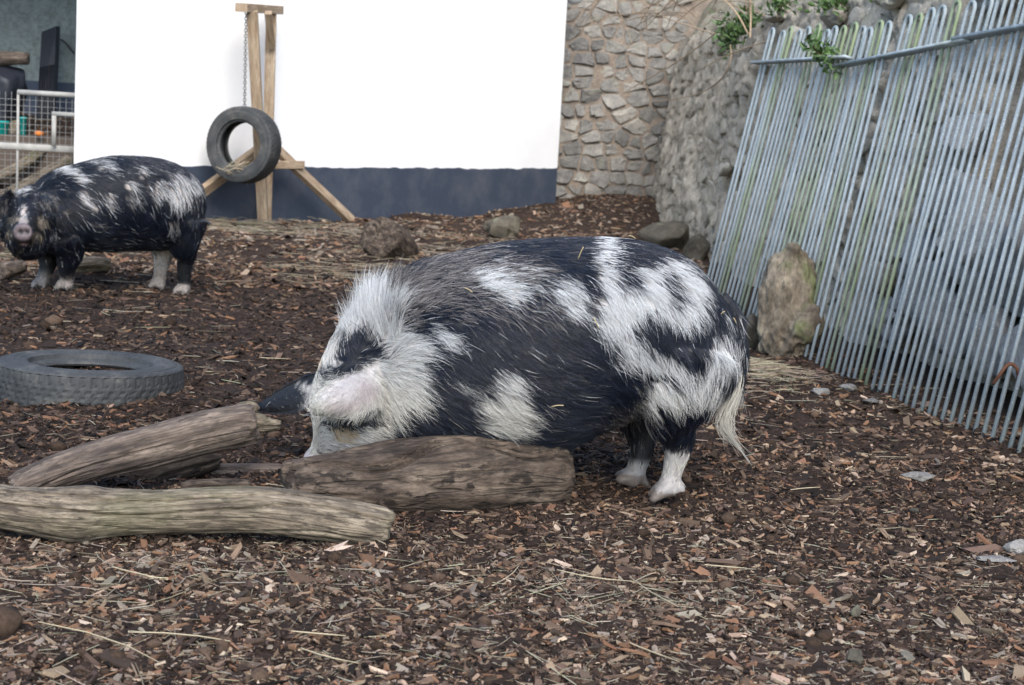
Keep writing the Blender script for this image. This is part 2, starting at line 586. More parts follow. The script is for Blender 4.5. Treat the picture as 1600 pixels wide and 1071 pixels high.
def yard_points(n, y0, y1, lo=-0.44, hi=0.40, p=1.0):
    y = y0 + (y1 - y0) * rng.random(n) ** p
    x = y * rng.uniform(lo, hi, n)
    keep = (x < 1.12 + (8.6 - y) * 0.2) | (y > 8.6)
    keep &= ~((y > 8.6) & (x > 1.22))
    return x[keep], y[keep]

def patchiness(x, y):
    q = np.stack((x, y, 0 * x), -1)
    return vn(q * 0.9, 31) * 0.6 + vn(q * 2.4, 32) * 0.4

def chip_cloud(x, y, ln, wd, th, col, lift=0.0, tilt=0.33, thin=False):
    n = len(x)
    z = gh(x, y)
    a = rng.uniform(0, np.pi, n)
    ex = np.stack((np.cos(a), np.sin(a), rng.normal(0, tilt, n)), -1)
    ex = unit(ex)
    ey = unit(np.cross(np.stack((rng.normal(0, tilt, n), rng.normal(0, tilt, n), np.ones(n)), -1), ex))
    ez = np.cross(ex, ey)
    base = np.array([(-1, -1, -1), (1, -1, -1), (1, 1, -1), (-1, 1, -1), (-1, -1, 1), (1, -1, 1), (1, 1, 1), (-1, 1, 1)], float) * 0.5
    J = base[None] * (1 + rng.uniform(-0.45, 0.25, (n, 8, 3))) + rng.normal(0, 0.06, (n, 8, 3))
    c = np.stack((x, y, z + th * 0.4 + lift), -1)
    v = c[:, None] + ex[:, None] * (J[..., 0:1] * ln[:, None, None]) + ey[:, None] * (J[..., 1:2] * wd[:, None, None]) + ez[:, None] * (J[..., 2:3] * th[:, None, None])
    q = np.array([(4, 5, 6, 7), (0, 1, 5, 4), (1, 2, 6, 5), (2, 3, 7, 6), (3, 0, 4, 7)])
    if thin:
        q = q[[0, 1, 3]]                       # slivers: top and long sides only
    f = (np.arange(n)[:, None, None] * 8 + q[None]).reshape(-1, 4)
    return v.reshape(-1, 3), f, np.repeat(col, 8, 0)

def build_chips():
    b = MB()
    def lot(n, y0, y1, size, wts, p=1.0, lo=-0.44, hi=0.40, sig=0.5, fib=1.0):
        x, y = yard_points(n, y0, y1, lo, hi, p)
        n = len(x)
        ln = np.clip(size * np.exp(rng.normal(0, sig, n)), size * 0.3, size * 4)
        wd = ln * np.clip(0.16 + 0.36 * rng.random(n) ** 1.6, 0, 1) * (0.55 * fib + 0.45 if fib == 1.0 else fib * 1.3)
        th = np.clip(ln * rng.uniform(0.08, 0.28, n), 0.001, 0.008)
        pt = patchiness(x, y)
        # the yard is dark and fine where the animals tread, pale and chippy by the walls
        tread = np.exp(-((x + 0.9) ** 2 / 3.0 + (y - 5.9) ** 2 / 5.0))
        far = 1.25 * sstep(8.3, 10.2, y) + 0.75 * sstep(3.7, 2.8, y) + 0.6 * sstep(0.2, 1.0, x) * sstep(6.5, 4.5, y)
        u = rng.random(n)
        k = u + 0.20 * pt - 0.24 * tread + 0.16 * np.clip(far, 0, 1.5)
        cw = np.cumsum(wts) / np.sum(wts)
        idx = np.clip(np.searchsorted(cw, np.clip(k, 0, 0.9999)), 0, len(PAL) - 1)
        col = PAL[idx] * rng.uniform(0.7, 1.3, (n, 1)) * (1 + rng.normal(0, 0.025, (n, 3)))
        v, f, c = chip_cloud(x, y, ln, wd, th, np.clip(col, 0.004, 0.8), thin=fib < 1)
        b.add(v, f, c)
    wt = np.array([14, 19, 22, 18, 10, 9, 5, 2.2, 1.2])
    lot(84000, 2.3, 4.6, 0.0076, wt, 1.1, sig=0.72)
    lot(62000, 2.3, 4.8, 0.0095, wt, 1.1, sig=0.5, fib=0.22)
    lot(16000, 4.4, 8.6, 0.014, wt, 1.1, sig=0.5, fib=0.22)
    lot(2600, 2.3, 4.8, 0.021, wt * np.array([.6, .8, 1, 1.2, 1.4, 1.4, 1.3, 1.2, 1.3]), 1.1)
    lot(46000, 4.4, 8.6, 0.0118, wt, 1.1, sig=0.66)
    lot(2200, 4.4, 9.0, 0.028, wt * np.array([.6, .8, 1, 1.2, 1.2, 1.3, 1.3, 1.2, 1.0]), 1.0)
    lot(32000, 8.2, 16.3, 0.029, wt * np.array([.45, .6, .9, 1.4, 1.9, 2.1, 2.0, 1.6, .7]), 1.25)
    tag(link('bark_chips', b.mesh('bark_chips', False, 'tint'), MT['chip']), 'loose brown bark chips strewn all over the yard floor', 'bark chips', None, 'stuff')
    # clods and droppings
    b = MB()
    v0, f0 = ICO[1]
    for n, y0, y1, s in ((520, 2.3, 4.6, 0.0095), (380, 4.4, 9, 0.012)):
        x, y = yard_points(n, y0, y1)
        for i in range(len(x)):
            r = s * math.exp(rng.normal(0, 0.4))
            q = v0 * (1 + rng.uniform(-0.25, 0.2, (len(v0), 1))) * np.array((r, r * rng.uniform(0.7, 1.2), r * 0.75)) + (x[i], y[i], float(gh(x[i], y[i])) + r * 0.35)
            c = np.array((0.075, 0.05, 0.035)) * rng.uniform(0.5, 1.7)
            b.add(q, f0, c)
    tag(link('soil_clods', b.mesh('soil_clods', True, 'tint'), MT['clod']), 'small round brown clods and droppings among the bark chips', 'clods', None, 'stuff')
build_chips()

def stalks(b, x, y, ln, rad, col, arch=0.06, lift=0.006, tilt=0.06, ang=None):
    """bent dry stalks, three-sided"""
    n = len(x)
    a = rng.uniform(0, 2 * np.pi, n) if ang is None else ang
    d = np.stack((np.cos(a), np.sin(a), rng.normal(0, tilt, n)), -1)
    sd = np.stack((-np.sin(a), np.cos(a), 0 * a), -1)
    bend = rng.normal(0, arch, n)
    kink = rng.uniform(0.35, 0.65, n)
    m = 4
    t = np.linspace(-0.5, 0.5, m)
    z = gh(x, y) + lift + rad
    P = np.stack((x, y, z), -1)[:, None] + d[:, None] * (t[None, :, None] * ln[:, None, None]) + sd[:, None] * ((bend * ln)[:, None] * (0.25 - t[None] ** 2) * 2)[..., None]
    up = np.array((0, 0, 1.0))
    V = []
    for k in range(3):
        th = k * 2 * np.pi / 3
        taper = np.array((0.7, 1, 1, 0.6))
        V.append(P + (sd[:, None] * math.cos(th) + up * math.sin(th)) * (rad[:, None] * taper[None])[..., None])
    v = np.stack(V, 2).reshape(-1, 3)                       # n, m, 3
    base = np.concatenate([np.array([(i * 3 + j, i * 3 + (j + 1) % 3, i * 3 + 3 + (j + 1) % 3, i * 3 + 3 + j) for j in range(3)]) for i in range(m - 1)])
    f = (np.arange(n)[:, None, None] * m * 3 + base[None]).reshape(-1, 4)
    b.add(v, f, np.repeat(col, m * 3, 0))

def straw_cols(n):
    return np.array((0.40, 0.34, 0.24)) * rng.uniform(0.45, 1.25, (n, 1)) * (1 + rng.normal(0, 0.05, (n, 3)))

def build_straw():
    b = MB()
    def scat(n, y0, y1, l0, r0, lo=-0.44, hi=0.40, p=1.0):
        x, y = yard_points(n, y0, y1, lo, hi, p)
        n = len(x)
        stalks(b, x, y, l0 * np.exp(rng.normal(0, 0.5, n)), r0 * rng.uniform(0.5, 1.4, n), straw_cols(n))
    scat(1500, 2.35, 3.6, 0.022, 0.0008)
    scat(90, 2.35, 3.3, 0.075, 0.0010, -0.37, 0.1)
    scat(700, 3.3, 5.5, 0.026, 0.001)
    scat(300, 5, 8, 0.07, 0.0016)
    scat(420, 7.5, 11.5, 0.10, 0.0019)
    def patch(px, py, sx, sy, n, l0, r0, lift=0.01, ang=None, dull=1.0):
        c = GG(px, py)
        x = c[0] + rng.normal(0, sx, n)
        y = c[1] + rng.normal(0, sy, n)
        a = None if ang is None else rng.normal(ang, 0.7, n)
        stalks(b, x, y, l0 * np.exp(rng.normal(0, 0.4, n)), r0 * rng.uniform(0.5, 1.3, n), straw_cols(n) * dull, 0.12, lift * rng.random(n), 0.09, a)
    patch(1192, 578, 0.08, 0.10, 260, 0.11, 0.0016, 0.03, 0.2)
    patch(1175, 600, 0.10, 0.12, 90, 0.09, 0.0014)
    patch(400, 362, 0.55, 0.35, 300, 0.13, 0.0022, 0.03, 0.0, 0.75)
    patch(330, 358, 0.25, 0.25, 220, 0.13, 0.0022, 0.03, 0.0, 0.85)
    patch(590, 425, 0.32, 0.30, 260, 0.11, 0.0018, 0.02, 0.2, 0.8)
    patch(680, 400, 0.30, 0.35, 160, 0.11, 0.0018, 0.02, 0.2, 0.75)
    patch(40, 400, 0.25, 0.25, 120, 0.12, 0.002, 0.02, 0.2, 0.85)
    patch(120, 930, 0.28, 0.10, 90, 0.06, 0.0010)
    patch(900, 920, 0.16, 0.10, 70, 0.09, 0.001)
    # long single stalks in the foreground
    for (x0, y0, x1, y1) in ((985, 912, 1105, 975), (870, 910, 990, 918), (200, 998, 360, 1014), (60, 985, 250, 1060), (455, 998, 540, 1004), (230, 912, 262, 914), (1100, 893, 1166, 898), (975, 1005, 1060, 1050), (175, 900, 262, 914), (30, 570, 60, 590), (405, 562, 450, 566), (1235, 768, 1280, 774), (470, 1030, 560, 1045)):
        p, q = GG(x0, y0), GG(x1, y1)
        m = (p + q) / 2
        stalks(b, m[:1], m[1:2], np.array([np.linalg.norm(q - p)]), np.array([0.0018]), np.array([(0.5, 0.42, 0.28)]), 0.08, 0.012, 0.01, np.array([math.atan2(q[1] - p[1], q[0] - p[0])]))
    tag(link('loose_straw', b.mesh('loose_straw', True, 'tint'), MT['straw']), 'pale dry straw and hay scattered over the bark mulch', 'straw', None, 'stuff')
build_straw()

# ------------------------------------------------------------------ white building
WA, WB = np.array((-2.18, 11.4)), np.array((0.33, 14.9))
def on_wall(t):
    return WA + (WB - WA) * t
def wall_slab(t0, t1, z0, z1, off, back=0.35, nx=60, nz=10, seed=0, amp=0.006, wavy_top=0.0):
    """wall face with slight unevenness, closed behind; mitred along the sight line at its ends"""
    d = unit(WB - WA)
    n = np.array((d[1], -d[0]))
    ts = np.linspace(t0, t1, nx)
    zs = np.linspace(z0, z1, nz)
    P = WA + (WB - WA) * ts[:, None]
    fr = np.zeros((nz, nx, 3))
    for i, z in enumerate(zs):
        q = np.stack((ts * 5, 0 * ts + z * 1.5, 0 * ts), -1)
        o = off + amp * vn(q, seed)
        fr[i, :, :2] = P + n * o[:, None] if np.ndim(o) else P + n * o
        fr[i, :, 2] = z
    if wavy_top:
        fr[-1, :, 2] += wavy_top * fbm(np.stack((ts * 40, 0 * ts, 0 * ts), -1), 4, 3)
    bk = fr.copy()
    e0 = unit(fr[0, 0, :2])
    bk[..., :2] = fr[..., :2] + e0 * 0.4
    v = np.concatenate((fr.reshape(-1, 3), bk.reshape(-1, 3)))
    g = grid_faces(nz, nx, False)
    N = nz * nx
    f = [g, g[:, ::-1] + N]
    side = []
    for i in range(nz - 1):
        for j, fl in ((0, 1), (nx - 1, 0)):
            a = i * nx + j
            b_ = a + nx
            side.append((a, b_, b_ + N, a + N) if fl else (b_, a, a + N, b_ + N))
    for j in range(nx - 1):
        a = (nz - 1) * nx + j
        side.append((a, a + 1, a + 1 + N, a + N))
        side.append((j + 1, j, j + N, j + 1 + N))
    f.append(np.array(side))
    return v, f
wb = empty('white_building', (*WA, 0), 'white limewashed building wall with a dark blue painted band along its foot', 'building')
link('wall', new_mesh('wall', *wall_slab(-0.303, 1.0, 0.40, 4.6, 0.0, seed=2), False), MT['white'], wb)
link('plinth', new_mesh('plinth', *wall_slab(-0.302, 0.9985, -0.1, 0.46, 0.009, seed=3, amp=0.005, wavy_top=0.008, nx=200), False), MT['plinth'], wb)
# downpipe stub at the far corner and round lamp beyond it
p = W(878, -60, 15.2)
q = W(880, 32, 15.2)
link('downpipe', new_mesh('downpipe', *tube([p, q], 0.03, 10)), MT['pipe'], wb)
lp = empty('globe_lamp', W(898, -6, 15.35), 'white round globe lamp fixed to the stone wall above the corner', 'lamp')
v, f = ICO[3]
link('globe', new_mesh('globe', v * 0.10 + W(897, -9, 15.3), f), MT['lampglass'], lp)
link('bracket', new_mesh('bracket', *tube([W(897, -20, 15.3), W(899, -30, 15.45), W(903, -28, 15.65)], 0.015, 8)), MT['pipe'], lp)

# ------------------------------------------------------------------ rubble stone walls
def cells(Wd, Hh, cw, ch, jit, r2):
    pts = []
    rows = int(round(Hh / ch)) + 1
    for j in range(-1, rows + 1):
        x = -cw + r2.uniform(0, cw)
        while x < Wd + cw:
            pts.append((x + r2.uniform(-jit, jit) * cw, (j + 0.5) * ch + r2.uniform(-jit, jit) * ch))
            x += cw * r2.uniform(0.5, 1.7)
    pts = np.array(pts)
    s = np.array((cw, ch))
    U = pts / s
    out = []
    for i, u in enumerate(U):
        if not (0 <= pts[i, 0] <= Wd and 0 <= pts[i, 1] <= Hh):
            continue
        d2 = ((U - u) ** 2).sum(1)
        nb = np.argsort(d2)[1:16]
        poly = [u + np.array(c) * 1.4 for c in ((-1, -1), (1, -1), (1, 1), (-1, 1))]
        for k in nb:
            m = (u + U[k]) / 2
            nv = U[k] - u
            new = []
            for a, b_ in zip(poly, poly[1:] + poly[:1]):
                da, db = (a - m) @ nv, (b_ - m) @ nv
                if da <= 0:
                    new.append(a)
                if (da < 0) != (db < 0):
                    new.append(a + (b_ - a) * (da / (da - db)))
            poly = new
            if len(poly) < 3:
                break
        if len(poly) >= 3:
            out.append(np.array(poly) * s)
    return out

def chaikin(p):
    q = np.roll(p, -1, 0)
    return np.stack((p * 0.78 + q * 0.22, p * 0.22 + q * 0.78), 1).reshape(-1, 2)

def stone_local(poly, gap, h, r2, rag=0.08):
    """stone in wall coordinates (along, up, out)"""
    c = poly.mean(0)
    poly = np.stack((poly, (poly + np.roll(poly, -1, 0)) / 2), 1).reshape(-1, 2)
    size = np.sqrt(np.ptp(poly[:, 0]) * np.ptp(poly[:, 1]))
    poly = poly + r2.normal(0, rag * 0.5, poly.shape) * size * 0.5
    d = poly - c
    L = np.linalg.norm(d, axis=1, keepdims=True)
    p = c + d * np.clip(1 - gap / np.maximum(L, 1e-6), 0.3, 1)
    p = np.roll(p, 1, 0) * 0.12 + p * 0.76 + np.roll(p, -1, 0) * 0.12
    n = len(p)
    tilt = r2.normal(0, 0.10, 2)
    def ring(s, z):
        xy = c + (p - c) * s
        zz = z + ((xy - c) @ tilt) + r2.normal(0, 0.004, n)
        return np.concatenate((xy, zz[:, None]), 1)
    v = np.concatenate((np.concatenate((p, np.full((n, 1), -0.03)), 1), ring(0.97, h * 0.72), ring(0.84, h), [(*c, h * r2.uniform(0.95, 1.15))]))
    j = np.arange(n)
    f = [np.stack((j + a * n, (j + 1) % n + a * n, (j + 1) % n + (a + 1) * n, j + (a + 1) * n), -1) for a in (0, 1)]
    f = [np.concatenate(f), np.stack((2 * n + j, 2 * n + (j + 1) % n, np.full(n, 3 * n)), -1)]
    return v, f

def build_back_wall():
    A, B = np.array((-0.55, 15.35)), np.array((3.6, 17.25))
    L = np.linalg.norm(B - A)
    d = (B - A) / L
    n = np.array((d[1], -d[0]))
    def m(v):
        v = np.asarray(v)
        xy = A + d * v[:, :1] + n * (v[:, 2:3] - 0.03 * v[:, 1:2])
        return np.concatenate((xy, v[:, 1:2] - 0.1), 1)
    e = empty('stone_wall', (*(A + B) / 2, 0), 'rubble stone wall with pinkish mortar beyond the white building corner', 'wall')
    nx, nz = 150, 110
    gx, gz = np.meshgrid(np.linspace(0, L, nx), np.linspace(0, 4.2, nz))
    q = np.stack((gx, gz, 0 * gx), -1)
    o = 0.010 * vn(q * 9, 41) + 0.008 * vn(q * 30, 42)
    fr = np.stack((gx, gz, o), -1).reshape(-1, 3)
    bk = np.stack((gx, gz, 0 * gx - 0.5), -1).reshape(-1, 3)
    g = grid_faces(nz, nx, False)
    link('mortar', new_mesh('mortar', m(np.concatenate((fr, bk))), [g, g[:, ::-1] + nx * nz]), MT['mortar'], e)
    r2 = np.random.default_rng(5)
    for poly in cells(2.35, 3.2, 0.20, 0.132, 0.26, r2):
        v, f = stone_local(poly, r2.uniform(0.004, 0.020), r2.uniform(0.006, 0.026), r2, 0.17)
        link('stone', new_mesh('stone', m(v), f, False), MT['stone'], e)
build_back_wall()

# right-hand wall: old, weathered, partly fallen
RW = np.array([(1.36, 16.3), (1.22, 13.9), (1.33, 11.2), (1.5, 8.8), (1.66, 7.4), (1.86, 6.2), (2.1, 5.0), (2.5, 3.4)])
RWc = catmull(RW, 12)
RWs = np.concatenate(([0], np.cumsum(np.linalg.norm(np.diff(RWc, axis=0), axis=1))))
def rw_map(v, batter=0.10):
    v = np.asarray(v, float)
    x = np.interp(v[:, 0], RWs, RWc[:, 0])
    y = np.interp(v[:, 0], RWs, RWc[:, 1])
    e = 0.15
    tx = np.interp(v[:, 0] + e, RWs, RWc[:, 0]) - np.interp(v[:, 0] - e, RWs, RWc[:, 0])
    ty = np.interp(v[:, 0] + e, RWs, RWc[:, 1]) - np.interp(v[:, 0] - e, RWs, RWc[:, 1])
    l = np.hypot(tx, ty)
    nx, ny = ty / l, -tx / l                # towards the yard
    o = v[:, 2] - batter * v[:, 1]
    return np.stack((x + nx * o, y + ny * o, v[:, 1] - 0.08), -1)
def s_at(y):
    return np.interp(-y, -RWc[:, 1], RWs)
def cavity(s, z):
    c = lambda y, zz, sy, sz, k: k * np.exp(-((s - s_at(y)) / sy) ** 2 - ((z - zz) / sz) ** 2)
    return c(6.42, 1.18, 0.20, 0.34, 0.8) + c(6.18, 0.86, 0.14, 0.16, 0.6) + c(10.85, 0.60, 0.16, 0.11, 0.5) + c(10.7, 0.40, 0.12, 0.09, 0.45) + c(5.75, 1.0, 0.12, 0.2, 0.5)
WTOP = 1.78
def build_right_wall():
    L = RWs[-1]
    e = empty('weathered_wall', (1.33, 11.2, 0), 'old weathered grey stone wall behind the leaning steel bars', 'wall')
    nx, nz = 900, 100
    gx, gz = np.meshgrid(np.linspace(0, L, nx), np.linspace(0, WTOP, nz))
    q = np.stack((gx, gz, 0 * gx), -1)
    o = 0.035 * vn(q * 2.2, 51) + 0.024 * vn(q * 6, 52) + 0.024 * vn(q * 14, 53) + 0.020 * vn(q * 30, 54)
    cav = cavity(gx, gz) * (1 + 0.5 * vn(q * 7, 57))
    o = o - np.minimum(cav, 0.3)
    pit = vn(q * np.array((9, 7, 1)), 55)
    o = o - 0.07 * sstep(0.62, 0.8, pit)
    v = np.stack((gx, gz, o), -1).reshape(-1, 3)
    fc = grid_faces(nz, nx, False)[:, ::-1]
    fc = fc[cav.ravel()[fc].mean(1) < 0.26]
    link('mortar', new_mesh('mortar', rw_map(v), [fc]), MT['oldmortar'], e)
    gx, gz = np.meshgrid(np.linspace(0, L, 120), np.linspace(-0.1, WTOP + 0.5, 12))
    v = np.stack((gx, gz, -0.75 + 0.1 * vn(np.stack((gx, gz, 0 * gx), -1) * 4, 58)), -1).reshape(-1, 3)
    link('dark_earth_backing', new_mesh('dark_earth_backing', rw_map(v), [grid_faces(12, 120, False)[:, ::-1]]), MT['ground'], e)  # dark earth sheet added behind the openings to keep light out
    r2 = np.random.default_rng(9)
    polys = cells(L, WTOP - 0.05, 0.25, 0.155, 0.38, r2)
    rec = []
    for poly in polys:
        c = poly.mean(0)
        if cavity(c[0], c[1]) > 0.09 or r2.random() < 0.12 or not 0.2 < c[0] < L - 0.35:
            continue
        v, f = stone_local(poly, r2.uniform(0.012, 0.05), r2.uniform(-0.012, 0.022), r2)
        v[:, 2] += 0.035 * vn(np.array([[c[0] * 2.2, c[1] * 2.2, 0]]), 51)[0] + 0.004 * r2.normal(size=len(v))
        P = rw_map(v)
        y = P[:, 1].mean()
        u = proj(P)
        sz = np.ptp(u[:, 0]) * np.ptp(u[:, 1]) if y > 3.5 and u[:, 0].mean() < 1640 else 0
        rec.append((sz, P, f))
    rec.sort(key=lambda r: -r[0])
    for k, (sz, P, f) in enumerate(rec[:290]):
        link('stone', new_mesh('stone', P, f), MT['wallstone'], e)
    b = MB()
    for sz, P, f in rec[290:]:
        b.add(P, f)
    tag(link('small_stones', b.mesh('small_stones'), MT['wallstone'], e), None, None, None, 'stuff')
    # fallen masonry behind the bars
    spots = [  # y, z, out, size
        (6.15, 0.70, 0.06, (0.16, 0.22, 0.15)), (5.75, 0.62, 0.10, (0.17, 0.24, 0.17)), (5.40, 0.50, 0.12, (0.18, 0.24, 0.20)), (5.05, 0.55, 0.12, (0.18, 0.22, 0.20)),
        (6.5, 0.45, 0.05, (0.15, 0.2, 0.17)), (6.0, 0.32, 0.12, (0.17, 0.22, 0.18)), (5.6, 0.22, 0.14, (0.17, 0.2, 0.16)), (5.2, 0.2, 0.14, (0.16, 0.2, 0.16)),
        (4.8, 0.25, 0.14, (0.16, 0.22, 0.16)), (4.6, 0.62, 0.1, (0.18, 0.2, 0.18)), (4.85, 0.92, 0.05, (0.16, 0.18, 0.14)), (5.2, 0.82, -0.02, (0.15, 0.17, 0.1)),
        (6.6, 0.16, 0.08, (0.13, 0.17, 0.12)), (6.3, 0.98, 0.0, (0.12, 0.16, 0.12)), (7.0, 0.3, 0.03, (0.13, 0.17, 0.13)), (5.1, 1.35, -0.05, (0.14, 0.18, 0.12)), (4.7, 1.25, 0.0, (0.16, 0.18, 0.14)), (4.9, 1.6, 0.0, (0.16, 0.2, 0.12)), (6.3, 1.6, 0.02, (0.14, 0.18, 0.12)),
        (7.7, 1.62, 0.05, (0.13, 0.17, 0.10)), (8.6, 1.58, 0.05, (0.13, 0.20, 0.12)), (9.3, 1.50, 0.05, (0.13, 0.2, 0.11)), (9.9, 1.66, 0.05, (0.13, 0.2, 0.10))]
    for i, (y, z, o, s) in enumerate(spots):
        y = y * 0.75 + 1.95 if y < 7.2 else y
        if cavity(s_at(y), z) > 0.3:
            continue
        c = rw_map(np.array([(s_at(y), z + 0.08, o)]))[0]
        v, f = rock((0, 0, 0), np.array(s) * (1.0 if y < 7.2 else 0.7), 60 + i, 4, 0.42, 1.5)
        link('rock', new_mesh('rock', v + c, f), MT['rock'] if y < 7.2 else MT['wallstone'], e)
build_right_wall()

def build_bank():
    # sloping rough bank above the wall
    s = np.linspace(0, RWs[-1], 260)
    k = np.linspace(0, 1, 50)
    S, K = np.meshgrid(s, k)
    v = np.stack((S, 0 * S + WTOP - 0.02, 0 * S), -1).reshape(-1, 3)
    P = rw_map(v).reshape(50, 260, 3)
    q = np.stack((S, K * 4, 0 * S), -1)
    rough = 0.16 * fbm(q * 1.6, 71, 3) * sstep(0, 0.06, K) + 0.05 * fbm(q * 6, 73, 2)
    P[..., 0] += K * 3.6 + 0.02
    P[..., 2] += K * 4.2 + rough
    tag(link('earth_bank', new_mesh('earth_bank', P.reshape(-1, 3), [grid_faces(50, 260, False)]), MT['bank']), 'rough stony earth bank rising above the weathered wall', None, None, 'structure')
    return P
bankP = build_bank()

# ------------------------------------------------------------------ leaning galvanised hurdles
def build_fence():
    pitch, h, rr = 0.119, 1.47, 0.0079
    A, B = G(1087, 479), G(1590, 704)
    ex = unit(B - A)
    ex[2] = 0
    ex = unit(ex)
    out = np.cross(ex, (0, 0, 1.0))
    if out[0] < 0:
        out = -out
    hp = [(-pitch / 4, 0, -0.16), (-pitch / 4, 0, h * 0.5), (-pitch / 4, 0, h - pitch / 4)]
    arc = [(-pitch / 4 * math.cos(a), 0, h - pitch / 4 + pitch / 4 * 1.15 * math.sin(a)) for a in np.linspace(0.25, math.pi - 0.25, 9)]
    hp = hp + arc + [(pitch / 4, 0, h - pitch / 4), (pitch / 4, 0, h * 0.5), (pitch / 4, 0, -0.16)]
    v, f = tube(hp, rr, 8)
    hoop = new_mesh('hoop', v, f)
    rail_me = {}
    lab = ['farthest panel of leaning hooped steel bars, the one behind the mossy stump', 'middle panel of leaning hooped steel bars, between stump and rusty hook', 'nearest panel of leaning hooped steel bars at the right edge, rusty hook in it']
    s0 = 0.06
    ex0 = ex
    for k in range(3):
        lean = (R(10.8), R(11.2), R(11.6))[k]
        up = unit(out * math.sin(lean) + np.array((0, 0, math.cos(lean))))
        tip = (0.0, R(3.6), R(3.0))[k]            # the nearer panels sit a little higher at their near end
        ex, up = ex0 * math.cos(tip) + up * math.sin(tip), up * math.cos(tip) - ex0 * math.sin(tip)
        ey = np.cross(up, ex)
        o = A + ex0 * s0
        o[2] = float(gh(o[0], o[1])) + (0.0, 0.0, 0.075)[k]
        e = empty('hurdle_fence', (0, 0, 0), lab[k], 'fence', 'leaning galvanised fence panels')
        e['local'] = 1
        e.matrix_world = Matrix(((ex[0], ey[0], up[0], o[0]), (ex[1], ey[1], up[1], o[1]), (ex[2], ey[2], up[2], o[2]), (0, 0, 0, 1)))
        r2 = np.random.default_rng(20 + k)
        nh = 10 if k < 2 else 12
        for i in range(nh):
            green = (k, i) in ((0, 2), (0, 8), (0, 9), (1, 2), (1, 5), (1, 8), (0, 5))
            hp_ = link('hoop', hoop, MT['galv_green'] if green else MT['galv'], e, (pitch * (i + 0.5), r2.normal(0, 0.002), r2.normal(0, 0.008)))
            hp_.rotation_euler = (r2.normal(0, 0.006), r2.normal(0, 0.004), 0)
        v, f = box((-0.07, -0.021, h - 0.165), (nh * pitch + 0.02, -0.021, h - 0.165), 0.012, 0.045, (0, 0, 1), 0.002)
        link('rail', new_mesh('rail', v, f), MT['galv'], e, (0, 0, 0))
        s0 += nh * pitch - 0.012
    for t in (0.0, 1.19 / 1.0):
        pass
    return A, ex, out
FA, FEX, FOUT = build_fence()

# ------------------------------------------------------------------ timber gallows and swinging tyre
def tyre(Rr, rin, wd, seed, tread=True):
    """lathe about local Z, with cut tread"""
    n = 216
    prof = []
    hw = wd / 2
    for z in np.linspace(-0.80, 0.80, 17):
        prof.append((Rr - 0.006 * (abs(z) / 0.8) ** 3, z * hw, 1))
    for a in np.linspace(15, 90, 5):
        prof.append((Rr - 0.026 + 0.020 * math.cos(R(a)), hw * (0.80 + 0.14 * math.sin(R(a))), 0))
    prof += [(Rr * 0.90, hw * 0.975, 0), (Rr * 0.893, hw * 0.955, 0), (Rr * 0.84, hw * 1.0, 0), (Rr * 0.80, hw * 1.01, 0), (Rr * 0.79, hw * 0.985, 0), (Rr * 0.735, hw * 0.975, 0), (Rr * 0.725, hw * 0.95, 0), (Rr * 0.66, hw * 0.92, 0), (rin + 0.022, hw * 0.76, 0), (rin + 0.012, hw * 0.70, 0), (rin + 0.004, hw * 0.66, 0), (rin, hw * 0.58, 0), (rin + 0.006, hw * 0.50, 0)]
    inner = [(rin + 0.03, hw * 0.62, 0), (Rr * 0.80, hw * 0.86, 0), (Rr - 0.028, hw * 0.62, 0), (Rr - 0.018, 0.0, 0)]
    right = prof[17:] + inner
    left = [(r, -z, t) for r, z, t in right[:-1]][::-1]
    P = np.array(prof[:17] + right + left)
    th = np.arange(n) / n * 2 * np.pi
    rr = np.repeat(P[None, :, 0], n, 0)
    zz = np.repeat(P[None, :, 1], n, 0)
    if tread:
        k = np.arange(n)
        zig = 0.06 * hw * np.where((k // 2) % 2 == 0, 1, -1)
        tr = P[None, :, 2] > 0
        zn = zz
        g = np.zeros_like(rr, bool)
        for c in (-0.40, 0.0, 0.40):
            g |= np.abs(zn - (c * hw + zig[:, None])) < 0.055 * hw
        g |= ((k % 4 == 0)[:, None] & (np.abs(zn) > 0.58 * hw))
        g |= (((k + 2) % 6 == 0)[:, None] & (np.abs(zn) < 0.30 * hw))
        rr = rr - np.where(tr & g, 0.0026, 0)
        lug = ((k % 4 < 2)[:, None]) & (P[None, :, 2] == 0) & (rr > Rr * 0.93)
        rr = rr + np.where(lug, 0.002, 0)
    q = np.stack((np.cos(th)[:, None] * rr, np.sin(th)[:, None] * rr, zz), -1)
    v = q.reshape(-1, 3)
    m = len(P)
    i, j = np.meshgrid(np.arange(n), np.arange(m), indexing='ij')
    f = np.stack((i * m + j, ((i + 1) % n) * m + j, ((i + 1) % n) * m + (j + 1) % m, i * m + (j + 1) % m), -1).reshape(-1, 4)
    return v, f

def rot_to(v, zax, c, squash=None):
    zax = unit(zax)
    xa = unit(np.cross((0, 0, 1.0) if abs(zax[2]) < 0.9 else (0, 1.0, 0), zax))
    ya = np.cross(zax, xa)
    return np.asarray(c) + v[:, :1] * xa + v[:, 1:2] * ya + v[:, 2:3] * zax

# tyre lying on the ground, sunk a little into the mulch
c = G(141, 578, 0.06)
v, f = tyre(0.302, 0.172, 0.185, 1)
v = rot_to(v, (0.015, 0.035, 1), (c[0], c[1], 0.0))
tag(link('tyre', new_mesh('tyre', v, f, False), MT['rubber']), 'dusty black car tyre lying flat on the dark mulch at left', 'tyre', 'car tyres in the yard')

